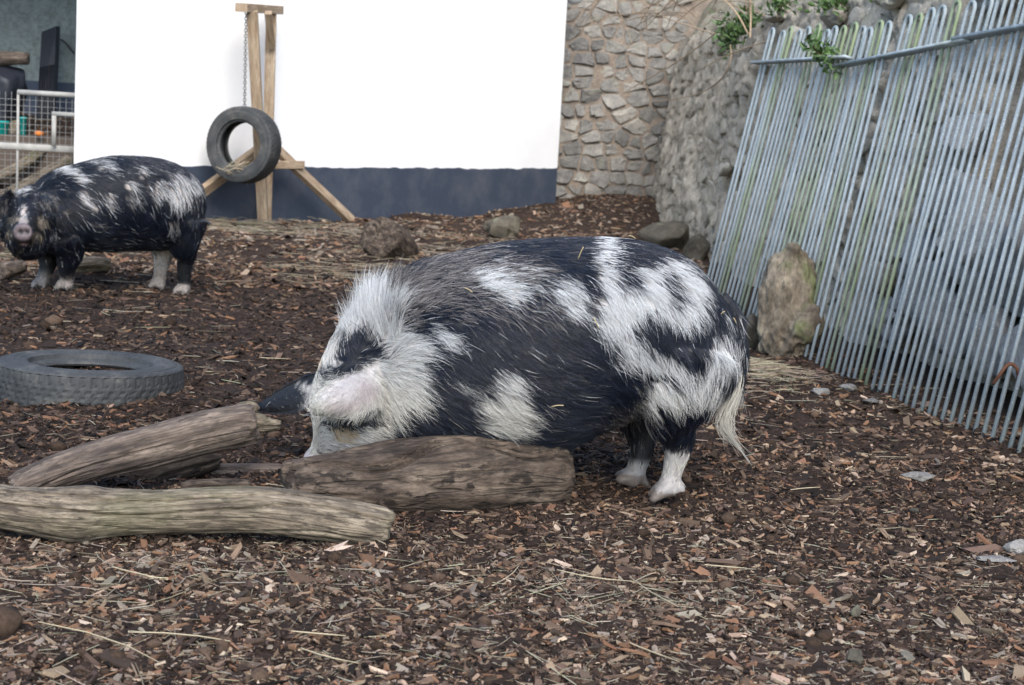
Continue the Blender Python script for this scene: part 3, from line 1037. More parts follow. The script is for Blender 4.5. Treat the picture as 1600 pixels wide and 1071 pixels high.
def build_swing():
    e = empty('tyre_swing_frame', GG(409, 338), 'wooden post frame with splayed braces standing against the white wall', 'swing frame')
    t = MT['timber']
    face = np.array((0.78, -0.62, 0))           # roughly out of the wall
    def bar(name, a, b_, wd, th, up):
        v, f = box(a, b_, wd, th, up, 0.004)
        # object origin at one end and local X along the grain
        a = np.asarray(a, float)
        X = unit(np.asarray(b_, float) - a)
        Z = unit(np.asarray(up, float) - X * (np.asarray(up, float) @ X))
        Yv = np.cross(Z, X)
        loc = np.stack(((v - a) @ X, (v - a) @ Yv, (v - a) @ Z), -1)
        o = link(name, new_mesh(name, loc, f, False), t, e, (0, 0, 0))
        M = Matrix(((X[0], Yv[0], Z[0], a[0]), (X[1], Yv[1], Z[1], a[1]), (X[2], Yv[2], Z[2], a[2]), (0, 0, 0, 1)))
        o.matrix_parent_inverse = Matrix.Translation(-Vector(e.location))
        o.matrix_basis = M
        return o
    side = (0.9, 0.43, 0)
    bar('post', W(411, 345, 11.42), W(394, 18, 11.05), 0.075, 0.075, (1, 0.1, 0))
    bar('post', W(416, 345, 11.56), W(424, 18, 11.50), 0.075, 0.05, (1, 0.1, 0))
    bar('top_beam', W(377, 12, 10.95), W(434, 16, 11.62), 0.06, 0.09, (0, 0, 1))
    bar('knee_brace', W(419, 20, 11.25), W(425, 74, 11.46), 0.05, 0.04, (1, 0.1, 0))
    bar('brace', W(408, 232, 11.48), W(258, 343, 10.9), 0.085, 0.045, (0.5, 0.2, 0.9))
    bar('brace', W(430, 232, 11.60), W(550, 346, 12.25), 0.085, 0.045, (-0.5, -0.2, 0.9))
    bar('gusset', W(398, 258, 11.39), W(474, 258, 11.78), 0.06, 0.03, (0, 0, 1))
    return e
build_swing()

c = W(381, 227, 11.02)
v, f = tyre(0.268, 0.158, 0.165, 2)
ax = unit(np.array((-0.40, -1.0, 0.06)))      # axis seen turned to the left
v = rot_to(v, ax, c)
tag(link('tyre', new_mesh('tyre', v, f, False), MT['rubber']), 'black car tyre hanging upright on a chain before the white wall', 'tyre', 'car tyres in the yard')

def build_chain():
    p0, p1 = W(384.5, 18, 10.99), W(382, 172, 11.02)
    e = empty('chain', p1, 'thin rusty chain from the wooden beam down to the hanging tyre', 'chain')
    n = 34
    L = np.linalg.norm(p1 - p0)
    ll = L / n * 1.25
    a = np.linspace(0, 2 * np.pi, 14, endpoint=False)
    P = np.stack((np.cos(a) * 0.0085, 0 * a, np.sign(np.sin(a)) * np.abs(np.sin(a)) ** 0.7 * ll / 2), -1)
    T = unit(np.roll(P, -1, 0) - np.roll(P, 1, 0))
    Bn = np.broadcast_to(np.array((0, 1.0, 0)), T.shape)
    An = np.cross(T, Bn)
    v, f = rings(P, An * 0.003, Bn * 0.003, 5, False)
    k = len(P)
    j = np.arange(5)
    f = [f[0], np.stack(((k - 1) * 5 + j, (k - 1) * 5 + (j + 1) % 5, (j + 1) % 5, j), -1)]
    me = new_mesh('chain_link', v, f)
    for i in range(n):
        q = p0 + (p1 - p0) * ((i + 0.5) / n)
        o = link('chain_link', me, MT['chain'], e, Vector(q) - Vector(e.location))
        o.rotation_euler = (0, 0, (i % 2) * math.pi / 2 + 0.4)
build_chain()

def wisp(name, c, n, l0, r0, sx, sy, sz, label):
    b = MB()
    for _ in range(n):
        p = c + rng.normal(0, 1, 3) * (sx, sy, sz)
        d = unit(rng.normal(0, 1, 3) * (1, 1, 0.35)) * l0 * rng.uniform(0.5, 1.4)
        m = p + rng.normal(0, 0.015, 3)
        v, f = tube([p - d / 2, m, p + d / 2 - (0, 0, abs(rng.normal(0, 0.02)))], r0 * rng.uniform(0.5, 1.2), 4, 3)
        b.add(v, f, straw_cols(1)[0] * 1.1)
    tag(link(name, b.mesh(name, True, 'tint'), MT['straw']), label, 'hay', None, 'stuff')
wisp('hay_wisp', W(372, 262, 10.98), 70, 0.13, 0.0022, 0.035, 0.04, 0.012, 'wisp of dry hay caught in the bottom of the hanging tyre')

# ------------------------------------------------------------------ far left corner: shed wall, mesh gate and clutter
def slab(b, x0, x1, y0, y1, z0, z1):
    v = [(x, y, z) for z in (z0, z1) for x, y in ((x0, y0), (x1, y0), (x1, y1), (x0, y1))]
    return b.add(v, np.array([(3, 2, 1, 0), (4, 5, 6, 7), (0, 1, 5, 4), (1, 2, 6, 5), (2, 3, 7, 6), (3, 0, 4, 7)]))
sh = empty('open_shed', (-4.6, 14.2, 0), 'shaded grey green shed wall with dark band at the far left', 'shed')
link('wall', slab(MB(), -8.0, -2.4, 14.2, 14.4, 0.9, 3.4).mesh('wall', False), MT['greywall'], sh)
link('plinth', slab(MB(), -8.0, -2.4, 14.185, 14.4, -0.1, 1.0).mesh('plinth', False), MT['plinth'], sh)
link('added_shade_roof', slab(MB(), -8.2, -2.9, 11.9, 14.6, 2.75, 2.87).mesh('added_shade_roof', False), MT['shadeboard'], sh)  # out of view, added to cast shade on the wall
link('side_wall', slab(MB(), -8.2, -8.0, 11.9, 14.6, -0.1, 2.75).mesh('side_wall', False), MT['greywall'], sh)

def build_mesh_gate():
    y = 10.8
    e = empty('mesh_gate', (-3.4, y, 0), 'welded wire mesh panel in a pale frame beside the white wall', 'gate')
    zt = W(60, 146, y)[2]
    zm = W(60, 231, y)[2]
    x0, x1 = -4.3, -2.98
    b = lambda n, p, q, r: link(n, new_mesh(n, *tube([p, q], r, 10)), MT['framebar'], e)
    b('top_rail', (W(28, 146, y)[0], y, zt), (x1, y, zt), 0.018)
    v, f = box((x0, y, zm), (x1, y, zm), 0.045, 0.03)
    link('middle_rail', new_mesh('middle_rail', v, f), MT['framebar'], e)
    xp = W(28, 190, y)[0]
    b('frame_post', (xp, y, 0.0), (xp, y, zt), 0.009)
    b('frame_post', (x1, y, 0.0), (x1, y, zt), 0.018)
    # small inner frame by the wall
    p1, p2 = W(84, 181, y - 0.05), W(84, 226, y - 0.05)
    v, f = box((p1[0], y - 0.04, zm + 0.02), (p1[0], y - 0.04, p1[2]), 0.03, 0.02, (1, 0, 0))
    link('latch_frame', new_mesh('latch_frame', v, f), MT['framebar'], e)
    v, f = box((p1[0] - 0.015, y - 0.04, p1[2] + 0.014), (x1, y - 0.04, p1[2] + 0.014), 0.028, 0.02)
    link('latch_frame', new_mesh('latch_frame', v, f), MT['framebar'], e)
    sp = 9.4 * y / FPX
    wv = new_mesh('wire', *tube([(0, 0, 0.02), (0, 0, zt)], 0.0016, 5))
    wh = new_mesh('wire', *tube([(x0, 0, 0), (x1, 0, 0)], 0.0016, 5))
    k = x1 - 0.03
    while k > x0:
        link('wire', wv, MT['wire'], e, Vector((k, y + 0.006, 0)) - Vector(e.location))
        k -= sp
    z = zt - 0.05
    while z > 0.05:
        link('wire', wh, MT['wire'], e, Vector((0, y + 0.011, z)) - Vector(e.location))
        z -= sp
build_mesh_gate()

# ribbed dark board leaning on the shed wall, cable, log and sack
def build_clutter():
    e = empty('leaning_board', W(75, 190, 13.6), 'tall black ribbed board leaning upright against the shaded wall', 'board')
    Y0, Y1 = 13.55, 13.95
    bl, br, tr, tl = W(56, 200, Y0), W(81, 200, Y0), W(88, 41, Y1), W(65, 50, Y1)
    front = np.array([bl, br, tr, tl])
    back = front + np.array((0.02, 0.05, 0))
    v = np.concatenate((front, back))
    f = np.array([(0, 1, 2, 3), (7, 6, 5, 4), (0, 4, 5, 1), (1, 5, 6, 2), (2, 6, 7, 3), (3, 7, 4, 0)])
    link('board', new_mesh('board', v, f, False), MT['blackplastic'], e)
    for i in range(6):
        t = (i + 0.5) / 6
        a, b_ = bl + (br - bl) * t, tl + (tr - tl) * t
        a2, b2 = a + (0, -0.012, 0), a + (b_ - a) * 0.62 + (0, -0.012, 0)
        link('rib', new_mesh('rib', *tube([a2, b2], 0.008, 6)), MT['blackplastic'], e)
    c_ = link('cable', new_mesh('cable', *tube([W(86, 63, 14.0), W(94, 62, 14.12), W(103, 68, 14.14), W(116, 84, 14.15)], 0.008, 6, 5)), MT['blackplastic'])
    tag(c_, 'dark cable curving along the shaded wall right of the black board', 'cable')
build_clutter()

def pig_mesh(parts, extra, voxel, it=6):
    b = MB()
    for v, f in parts:
        b.add(v, f)
    me = b.mesh('tmp')
    o = bpy.data.objects.new('tmp', me)
    COL.objects.link(o)
    m = o.modifiers.new('r', 'REMESH')
    m.mode = 'VOXEL'
    m.voxel_size = voxel
    s = o.modifiers.new('s', 'SMOOTH')
    s.factor = 0.5
    s.iterations = it
    dg = bpy.context.evaluated_depsgraph_get()
    ev = o.evaluated_get(dg).to_mesh()
    n = len(ev.vertices)
    v = np.empty(n * 3, np.float32)
    ev.vertices.foreach_get('co', v)
    v = v.reshape(-1, 3).astype(float)
    nl = len(ev.loops)
    li = np.empty(nl, np.int32)
    ev.loops.foreach_get('vertex_index', li)
    lt = np.empty(len(ev.polygons), np.int32)
    ev.polygons.foreach_get('loop_total', lt)
    assert (lt == 4).all()
    f = li.reshape(-1, 4)
    bpy.data.objects.remove(o)
    b = MB().add(v, f)
    for ve, fe in extra:
        b.add(ve, fe)
    return b.arrays()

def vert_normals(v, f):
    n = np.zeros_like(v)
    nr = np.cross(v[f[:, 2]] - v[f[:, 0]], v[f[:, 3]] - v[f[:, 1]])
    for i in range(4):
        np.add.at(n, f[:, i], nr)
    return unit(n)

# ------------------------------------------------------------------ logs
def log(name, P, r, m, seed, label, cat='log', group=None, amp=0.05, n=56, crack=0.02, ell=(1, 1), knobs=(), endrough=0.12, parent=None, ncr=3, step=0.012):
    P = np.asarray(P, float)
    r = np.asarray(r, float)
    L = np.linalg.norm(np.diff(P, axis=0), axis=1).sum()
    k = max(4, int(L / step / (len(P) - 1)))
    q = catmull(np.concatenate((P, r[:, None]), 1), k)
    P, r = q[:, :3], q[:, 3]
    T, A, B = frames(P)
    s = np.concatenate(([0], np.cumsum(np.linalg.norm(np.diff(P, axis=0), axis=1))))
    th = np.arange(n) / n * 2 * np.pi
    ct, st = np.cos(th), np.sin(th)
    S = np.repeat(s[:, None], n, 1)
    rm = r.mean()
    q = np.stack((S / rm * 0.35 + seed * 3.3, ct[None] + 0 * S + 5, st[None] + 0 * S + 5), -1)
    d = 1 + amp * fbm(q, seed, 2)
    q = np.stack((S / rm * 0.55, ct[None] * 6 + 0 * S, st[None] * 6 + 0 * S), -1)
    d = d + 0.022 * vn(q, seed + 5) + 0.014 * vn(q * 2.3, seed + 6) + 0.010 * vn(q * np.array((6, 4.5, 4.5)), seed + 8)
    d = d - 0.03 * sstep(0.55, 0.85, vn(q * np.array((1.5, 1.2, 1.2)) + 31, seed + 10))
    r2 = np.random.default_rng(seed)
    for _ in range(ncr):
        a0 = r2.uniform(0, 2 * np.pi)
        s0, sl = r2.uniform(0, L), r2.uniform(0.3, 0.8) * L
        w_ = a0 + 0.5 * vn(np.stack((s * 5, 0 * s, 0 * s), -1), seed + 9)
        dd = np.abs((th[None] - w_[:, None] + np.pi) % (2 * np.pi) - np.pi)
        d = d - crack / rm * np.exp(-(dd / max(0.045, 4.5 / n)) ** 2) * np.exp(-((S - s0) / sl) ** 4)
    for (ks, ka, kh, kw) in knobs:
        dd = np.abs((th[None] - ka + np.pi) % (2 * np.pi) - np.pi) * rm
        d = d + kh * np.exp(-(dd ** 2 + (S - ks * L) ** 2) / kw ** 2)
    de = np.minimum(S, s[-1] - S)
    d = d * (1 - 0.09 * np.exp(-(de / (0.22 * rm)) ** 2) * (1 + 0.6 * vn(np.stack((ct[None] * 2 + 0 * S, st[None] * 2 + 0 * S, 0 * S + seed), -1), seed + 12)))
    rad = r[:, None] * d
    C = P[:, None]
    v = C + A[:, None] * (ct[None] * rad * ell[0])[..., None] + B[:, None] * (st[None] * rad * ell[1])[..., None]
    # rough ends
    e_off = endrough * rm * vn(np.stack((ct * 2.2 + 9, st * 2.2 + 9, 0 * ct + seed), -1), seed + 3)
    for side, sg in ((0, -1), (-1, 1)):
        idx = range(4) if side == 0 else range(-4, 0)
        for i in idx:
            v[i] += T[side] * (e_off * sg)[:, None]
    g = np.stack((S, ct[None] * rad, st[None] * rad), -1)
    vv, gg, ff = [v.reshape(-1, 3)], [g.reshape(-1, 3)], [grid_faces(len(P), n)]
    tot = len(P) * n
    for side, sg in ((0, -1), (-1, 1)):
        ring0 = v[side]
        cen = ring0.mean(0)
        base = 0 if side == 0 else (len(P) - 1) * n
        prev = base
        for kf, bul in ((0.93, 0.10), (0.72, 0.16), (0.4, 0.15), (0.12, 0.13)):
            ring = cen + (ring0 - cen) * kf + T[side] * sg * rm * (bul * 0.5 + endrough * 0.6 * vn(np.stack((ct * kf * 4 + 3, st * kf * 4 + 3, 0 * ct + seed), -1), seed + 7))[:, None]
            vv.append(ring)
            gr = g[side].copy() * np.array((1, kf, kf))
            gr[:, 0] += sg * 0.3 * (1 - kf) * rm
            gg.append(gr)
            j = np.arange(n)
            a, b_ = prev + j, prev + (j + 1) % n
            c_, d_ = tot + (j + 1) % n, tot + j
            ff.append(np.stack((a, b_, c_, d_), -1) if sg > 0 else np.stack((d_, c_, b_, a), -1))
            prev = tot
            tot += n
        ff.append((np.arange(n) + prev)[None] if sg > 0 else (np.arange(n)[::-1] + prev)[None])
    me = new_mesh(name, np.concatenate(vv), ff)
    set_attr(me, 'grain', np.concatenate(gg) + seed * 1.7, 'FLOAT_VECTOR')
    o = link(name, me, m, parent)
    if parent is None:
        tag(o, label, cat, group)
    return o

LG = 'logs lying in the yard'
def on_ground(px, py, dz):               # contact point seen at (px,py); centre raised by dz
    p = GG(px, py)
    p[2] += dz
    return p

# big brown log in front of the pig
a = W(452, 757, 3.62); b_ = W(864, 741, 3.96)
pts = [a, a * 0.75 + b_ * 0.25 + (0, 0, -0.004), a * 0.5 + b_ * 0.5, a * 0.25 + b_ * 0.75 + (0, 0, 0.004), b_]
log('log', pts, [0.060, 0.088, 0.107, 0.114, 0.112], MT['log_brown'], 3, 'thick dark brown log lying right in front of the rooting pig', group=LG, amp=0.06, crack=0.022, ell=(1, 1.05), ncr=7, n=150, step=0.007, knobs=((0.55, 2.0, 0.05, 0.02), (0.75, 1.2, 0.06, 0.03), (0.3, 2.6, -0.06, 0.03)))
# pale grey log across the foreground
pts = [W(-60, 782, 3.34), W(40, 796, 3.34), W(120, 803, 3.34), W(240, 800, 3.34), W(400, 797, 3.36), W(500, 810, 3.37), W(608, 826, 3.38)]
log('log', pts, [0.046, 0.052, 0.056, 0.050, 0.052, 0.050, 0.046], MT['log_grey'], 4, 'long pale grey barkless log nearest the camera, running off the left edge', group=LG, amp=0.06, crack=0.012, ncr=7, n=120, step=0.007, knobs=((0.27, 2.9, 0.22, 0.05), (0.3, 0.3, 0.12, 0.04)))
# slanting log resting on the others
pts = [W(25, 765, 3.66), W(120, 729, 3.70), W(250, 694, 3.76), W(340, 672, 3.80), W(398, 661, 3.82)]
log('log', pts, [0.042, 0.048, 0.052, 0.052, 0.050], MT['log_mid'], 5, 'grey brown log propped up slanting, its broken end near the black ear', group=LG, amp=0.06, crack=0.012, ncr=6, n=120, step=0.007)
# broken stub at its raised end belongs to the same log
lo = [o for o in COL.objects if o.get('label', '').startswith('grey brown log propped')][0]
log('splintered_stub', [W(392, 662, 3.82), W(415, 664, 3.83), W(434, 664, 3.84)], [0.026, 0.021, 0.015], MT['log_grey'], 6, None, parent=lo, endrough=0.6, amp=0.2, n=32)
log('splintered_stub', [W(375, 642, 3.84), W(392, 637, 3.85), W(402, 640, 3.85)], [0.026, 0.018, 0.010], MT['log_grey'], 7, None, parent=lo, endrough=0.5, amp=0.2, n=32)
# dark support log under it, grey billet behind
log('log', [W(150, 765, 3.88), W(240, 738, 3.93), W(338, 712, 3.99)], [0.04, 0.045, 0.04], MT['log_brown'], 8, 'short dark log wedged beneath the slanting grey brown log', group=LG, amp=0.08)
log('log', [W(262, 748, 3.99), W(350, 745, 4.02), W(444, 743, 4.05)], [0.033, 0.034, 0.032], MT['log_mid'], 9, 'straight grey billet behind the slanting log, pointing at the thick brown log', group=LG, amp=0.04)
log('log', [W(285, 768, 3.74), W(340, 765, 3.75), W(392, 764, 3.76)], [0.025, 0.03, 0.025], MT['log_brown'], 10, 'small dark chunk of wood between the grey billet and the foreground log', group=LG, amp=0.12)

# upright mossy stump by the bars
def build_stump():
    p = on_ground(1228, 552, 0)
    k = p[1] / FPX
    ax = lambda x, y, dy=0.0: W(x, y, p[1] + dy)
    T = lambda P, r: tube(np.array(P), np.array(r) * k, 20, 5)
    parts = [T([ax(1226, 572), ax(1227, 530), ax(1231, 480), ax(1232, 435), ax(1238, 408), ax(1242, 392)], [40, 45, 42, 41, 32, 14]),
             T([ax(1202, 570, -.02), ax(1203, 530, -.03), ax(1206, 490, -.02), ax(1212, 440, 0), ax(1222, 415, 0)], [21, 24, 24, 24, 16]),
             T([ax(1222, 528, -.04), ax(1250, 512, -.09), ax(1272, 501, -.12), ax(1287, 496, -.13)], [36, 33, 25, 17]),
             T([ax(1232, 415, -.02), ax(1240, 398, -.03), ax(1244, 382, -.04)], [26, 17, 11]),
             T([ax(1205, 555, -.05), ax(1222, 530, -.07), ax(1245, 535, -.06)], [18, 22, 18])]
    v, f = pig_mesh(parts, [], 0.008, 5)
    N = vert_normals(v, f[0])
    q = v * np.array((1, 1, 0.55))
    d = 0.014 * fbm(q * 14, 301, 3) + 0.007 * vn(q * 55, 305) - 0.020 * sstep(0.45, 0.75, vn(q * 17, 307))
    dk = sstep(0.10, 0.02, v[:, 2]) * sstep(-0.2, 0.4, vn(v * 20, 309))
    v = v + N * (d - 0.03 * dk)[:, None]
    tag(link('upright_log', new_mesh('upright_log', v, f), MT['stump']), 'mossy upright log with a stubby side branch, standing against the steel bars', 'log', LG)
build_stump()
p = on_ground(1178, 545, 0)
def ground_rock(px, py, wpx, hpx, seed, m, label, dpt=0.8, cat='rock', group='loose rocks in the yard', sub=4, sink=0.2, rough=0.42):
    p = GG(px, py)
    s = p[1] / FPX
    rx, rz = wpx * s / 2, hpx * s / 2
    v, f = rock((0, 0, 0), (rx, rx * dpt, rz * (1 + sink)), seed, sub, rough, 1.4)
    v = v + (p[0], p[1] + rx * dpt * 0.5, p[2] + rz * (1 - sink))
    return tag(link('rock', new_mesh('rock', v, f), m), label, cat, group)
ground_rock(1173, 545, 50, 58, 31, MT['brownrock'], 'brown rock half hidden beside the mossy upright log')
ground_rock(1046, 392, 84, 50, 32, MT['brownrock'], 'dark mossy rock at the foot of the weathered wall above the pig', sub=4)
ground_rock(1088, 408, 52, 40, 33, MT['brownrock'], 'reddish brown rock beside the dark mossy one at the wall foot')
ground_rock(787, 374, 56, 34, 34, MT['brownrock'], 'grey rounded rock on the mulch beyond the pig back', sub=4)
ground_rock(1432, 752, 58, 14, 35, MT['slab'], 'flat pale grey mortar slab on the mulch below the bars', 0.6, sink=0.0)
ground_rock(1590, 868, 50, 24, 36, MT['slab'], 'pinkish grey rock cut off by the right edge', 0.6)
ground_rock(1552, 880, 60, 10, 37, MT['slab'], 'thin pale flake of mortar just left of the right edge rock', 0.6, sink=0.0)
ground_rock(1285, 617, 38, 11, 38, MT['slab'], 'pale broken mortar lump, left one of the pair below the bars', 0.7, sink=0.0)
ground_rock(1325, 613, 40, 13, 39, MT['slab'], 'pale broken mortar lump, right one of the pair below the bars', 0.7, sink=0.0)
ground_rock(1362, 632, 34, 9, 40, MT['slab'], 'small pale mortar crumb near the foot of the bars', 0.7, sink=0.0)
ground_rock(1435, 650, 12, 13, 41, MT['brownrock'], 'small round brown pebble at the foot of the bars', 0.9, sub=2)
ground_rock(1430, 802, 16, 10, 42, MT['brownrock'], 'round tan stone on the open mulch below the pale slab', 0.9, sub=2)
ground_rock(1335, 1040, 34, 24, 43, MT['brownrock'], 'brown angular stone in the lower right foreground', 0.9)
ground_rock(1338, 965, 24, 20, 44, MT['brownrock'], 'round brown clod in the right foreground mulch', 0.9)
ground_rock(530, 712, 11, 0.1, 45, MT['brownrock'], 'x') if False else None

# stump segment beyond, with a sawn face turned up and left
p = on_ground(612, 410, 0)
s = p[1] / FPX
log('sawn_stump', [W(592, 371, p[1] - 0.10), W(604, 378, p[1] + 0.02), W(618, 388, p[1] + 0.14), W(632, 399, p[1] + 0.26)], np.array([35, 34, 32, 27]) * s, MT['log_brown'], 15, 'short thick sawn stump tipped over on the mulch beyond the pig head', 'stump', None, amp=0.06, n=56, endrough=0.1)
p = GG(15, 440); s = p[1] / FPX
log('log', [W(2, 424, p[1]), W(18, 421, p[1] + .06), W(36, 416, p[1] + .12)], np.array([15, 14, 11]) * s, MT['log_mid'], 16, 'small grey brown log piece under the chin of the far pig', group=LG, n=32)
p = GG(145, 427); s = p[1] / FPX
log('log', [W(118, 415, p[1]), W(145, 413, p[1] + .03), W(172, 413, p[1] + .06)], np.array([12, 12, 10]) * s, MT['log_grey'], 17, 'small pale log on the ground behind the far pig front legs', group=LG, n=32)
# logs behind the mesh
log('log', [W(-30, 290, 11.6), W(30, 262, 11.65), W(78, 226, 11.8)], [0.045, 0.045, 0.04], MT['log_grey'], 18, 'pale pole leaning behind the wire mesh, the upper of two', group='poles behind the mesh', n=32)
log('log', [W(-20, 318, 11.4), W(40, 290, 11.5), W(110, 250, 11.7)], [0.045, 0.045, 0.045], MT['log_grey'], 19, 'pale pole leaning behind the wire mesh, the lower of two', group='poles behind the mesh', n=32)
log('log', [W(-50, 86, 12.6), W(0, 91, 12.6), W(44, 92, 12.6)], [0.055, 0.055, 0.05], MT['log_mid'], 20, 'grey weathered log lying on top of the dark sack at the far left', group=LG, n=40)
v, f = rock((0, 0, 0), (0.17, 0.15, 0.32), 77, 4, 0.22, 0.3)
tag(link('sack', new_mesh('sack', v + W(10, 150, 12.62), f), MT['blackplastic']), 'lumpy black sack under the weathered log at the far left', 'sack')
log('wooden_post', [W(27, 320, 12.62), W(27, 190, 12.62)], [0.07, 0.07], MT['log_grey'], 21, 'pale wooden post behind the mesh, carrying the black sack', 'post', None, n=32)

def tub(px, py, hpx, wpx, y, label):
    s = y / FPX
    c_ = W(px, py, y)
    rr, hh = wpx * s / 2, hpx * s
    prof = [(0.0, 0.0), (rr * 0.85, 0.0), (rr, hh), (rr * 1.06, hh), (rr * 1.06, hh * 0.96), (rr * 0.98, hh * 0.95), (rr * 0.93, hh * 0.97), (rr * 0.8, 0.02), (0.0, 0.02)]
    n = 24
    th = np.arange(n) / n * 2 * np.pi
    v = np.array([[(r * math.cos(t), r * math.sin(t), z) for t in th] for r, z in prof]).reshape(-1, 3)
    b = new_mesh('tub', v + c_ - (0, 0, 0), [grid_faces(len(prof), n)])
    tag(link('tub', b, MT['turq']), label, 'tub', 'turquoise tubs')
tub(2, 214, 24, 24, 11.9, 'turquoise plastic tub cut by the left edge behind the mesh')
tub(36, 212, 28, 11, 12.0, 'narrow turquoise container standing behind the mesh post')
v, f = rock((0, 0, 0), (0.035, 0.03, 0.022), 78, 2, 0.15, 0.2)
tag(link('orange_peel', new_mesh('orange_peel', v + W(61, 209, 11.7), f), MT['orange']), 'small bright orange scrap of food behind the wire mesh', 'scrap')
ob = slab(MB(), -4.6, -3.0, 11.75, 12.2, 0.0, float(W(60, 214, 11.75)[2])).mesh('low_shelf', False)
tag(link('low_shelf', ob, MT['log_mid']), 'low dark timber shelf behind the mesh, carrying the tubs', 'shelf')

# rusty hook in the bars
hk = [W(1552, 600, 5.02), W(1562, 586, 5.0), W(1574, 571, 5.0), W(1583, 570, 5.0), W(1590, 580, 5.0), W(1591, 598, 5.02)]
tag(link('rusty_hook', new_mesh('rusty_hook', *tube(hk, 0.006, 8, 6)), MT['rust']), 'bent rusty iron hook caught on the nearest steel bars', 'hook')

# ------------------------------------------------------------------ plants on the bank
def leafy(name, c, n, spread, lsize, label, seed):
    r2 = np.random.default_rng(seed)
    e = empty(name, c, label, 'plant')
    b, sb = MB(), MB()
    for k in range(max(5, n // 22)):
        tip = c + r2.normal(0, 0.85, 3) * spread * np.array((1, 1, 0.7)) + (0, 0, spread * 0.5)
        midp = (c + tip) / 2 + r2.normal(0, 0.02, 3)
        v, f = tube([c, midp, tip], [0.004, 0.003, 0.0015], 5, 4)
        sb.add(v, f, (0.13, 0.10, 0.05))
        for _ in range(22):
            t = r2.uniform(0.3, 1.05)
            p = c + (tip - c) * t + r2.normal(0, 0.025, 3)
            d = unit(r2.normal(0, 1, 3) + (0, -0.4, 0.5))
            u = unit(np.cross(d, r2.normal(0, 1, 3)))
            nn_ = np.cross(d, u)
            l, w_ = lsize * r2.uniform(0.6, 1.3), lsize * r2.uniform(0.3, 0.5)
            pts = [p, p + d * l * 0.35 + u * w_ * 0.5 + nn_ * 0.1 * l, p + d * l * 0.75 + u * w_ * 0.35, p + d * l - nn_ * l * 0.15, p + d * l * 0.75 - u * w_ * 0.35, p + d * l * 0.35 - u * w_ * 0.5 + nn_ * 0.1 * l, p + d * l * 0.5]
            b.add(pts, np.array([(0, 1, 6), (1, 2, 6), (2, 3, 6), (3, 4, 6), (4, 5, 6), (5, 0, 6)]))
    link('stems', sb.mesh('stems', True, 'tint'), MT['stem'], e)
    tag(link('leaves', b.mesh('leaves', False), MT['leaf'], e), None, None, None, 'stuff')
leafy('green_shrub', W(1138, 58, 10.2), 240, 0.10, 0.055, 'leafy green plant growing on the wall top left of the bars', 1)
leafy('green_shrub', W(1163, 38, 10.1), 150, 0.08, 0.05, 'small green sprig just above the leafy plant on the wall top', 2)
leafy('green_shrub', W(1215, 12, 9.5), 130, 0.07, 0.05, 'small green tuft on the bank above the farthest hoops', 3)
leafy('green_shrub', W(1318, 16, 8.6), 280, 0.085, 0.05, 'bright green plant on the bank above the middle hoops', 4)
leafy('green_shrub', W(1380, 2, 8.2), 130, 0.06, 0.045, 'green tuft at the top edge right of the bright green plant', 5)
leafy('green_shrub', W(1284, 88, 7.2), 90, 0.05, 0.045, 'green sprig poking through between the two fence panels', 6)

def stem(P, r, label):
    v, f = tube(P, r, 5, 8)
    me = new_mesh('dry_bramble', v, f)
    set_attr(me, 'tint', np.repeat(np.array([(0.42, 0.31, 0.20)]) * rng.uniform(0.8, 1.15), len(v), 0))
    tag(link('dry_bramble', me, MT['stem']), label, 'stem', 'dry stems hanging from the bank')
stem([W(1205, 62, 9.2), W(1140, 85, 9.6), W(1095, 108, 9.9), W(1080, 118, 10.2)], [0.004, 0.004, 0.003, 0.002], 'dry stem running from the wall plant to the end of the fence rail')
stem([W(1141, 70, 10.0), W(1142, 92, 9.9), W(1128, 122, 10.0), W(1095, 145, 10.4), W(1050, 156, 11.0), W(1008, 160, 12.0)], [0.004, 0.005, 0.005, 0.004, 0.004, 0.003], 'long dry stem arching down and left across the weathered wall')
stem([W(1120, 50, 10.3), W(1085, 78, 10.7), W(1040, 108, 11.3), W(1000, 130, 12.5), W(975, 145, 13.5)], [0.005, 0.005, 0.005, 0.004, 0.003], 'dry stem slanting down left from the leafy plant towards the corner')
stem([W(1120, 54, 10.3), W(1075, 40, 11), W(1040, 28, 12), W(1010, 8, 13)], [0.005, 0.005, 0.004, 0.004], 'pale stem rising left from the leafy plant to the top of the picture')
stem([W(1170, 55, 9.9), W(1150, 20, 10.0), W(1120, -10, 10.3), W(1090, -30, 10.6)], [0.006, 0.006, 0.005, 0.005], 'pale stem rising steeply from beside the green sprig')
stem([W(1172, 60, 9.8), W(1173, 30, 9.9), W(1172, -10, 9.9)], [0.006, 0.006, 0.006], 'dark upright twig just right of the green sprig')
tg = empty('bramble_tangle', W(1050, -20, 11.5), 'tangle of thin pale dry stems hanging from the bank over the wall corner', 'plant')
for i in range(26):
    x0 = rng.uniform(925, 1180)
    y0 = rng.uniform(-40, 30)
    x1 = max(905.0, x0 + rng.uniform(-150, 120))
    y1 = rng.uniform(5, 75)
    d0 = np.interp(x0, (925, 1180), (13.5, 9.8))
    d1 = np.interp(x1, (900, 1180), (13.8, 10.0))
    v, f = tube([W(x0, y0, d0), W((x0 + x1) / 2, (y0 + y1) / 2 - rng.uniform(0, 14), (d0 + d1) / 2), W(x1, y1, d1)], [0.005, 0.004, 0.002], 5, 8)
    me = new_mesh('stem', v, f)
    set_attr(me, 'tint', np.repeat(np.array([(0.42, 0.32, 0.215)]) * rng.uniform(0.7, 1.15), len(v), 0))
    link('stem', me, MT['stem'], tg)

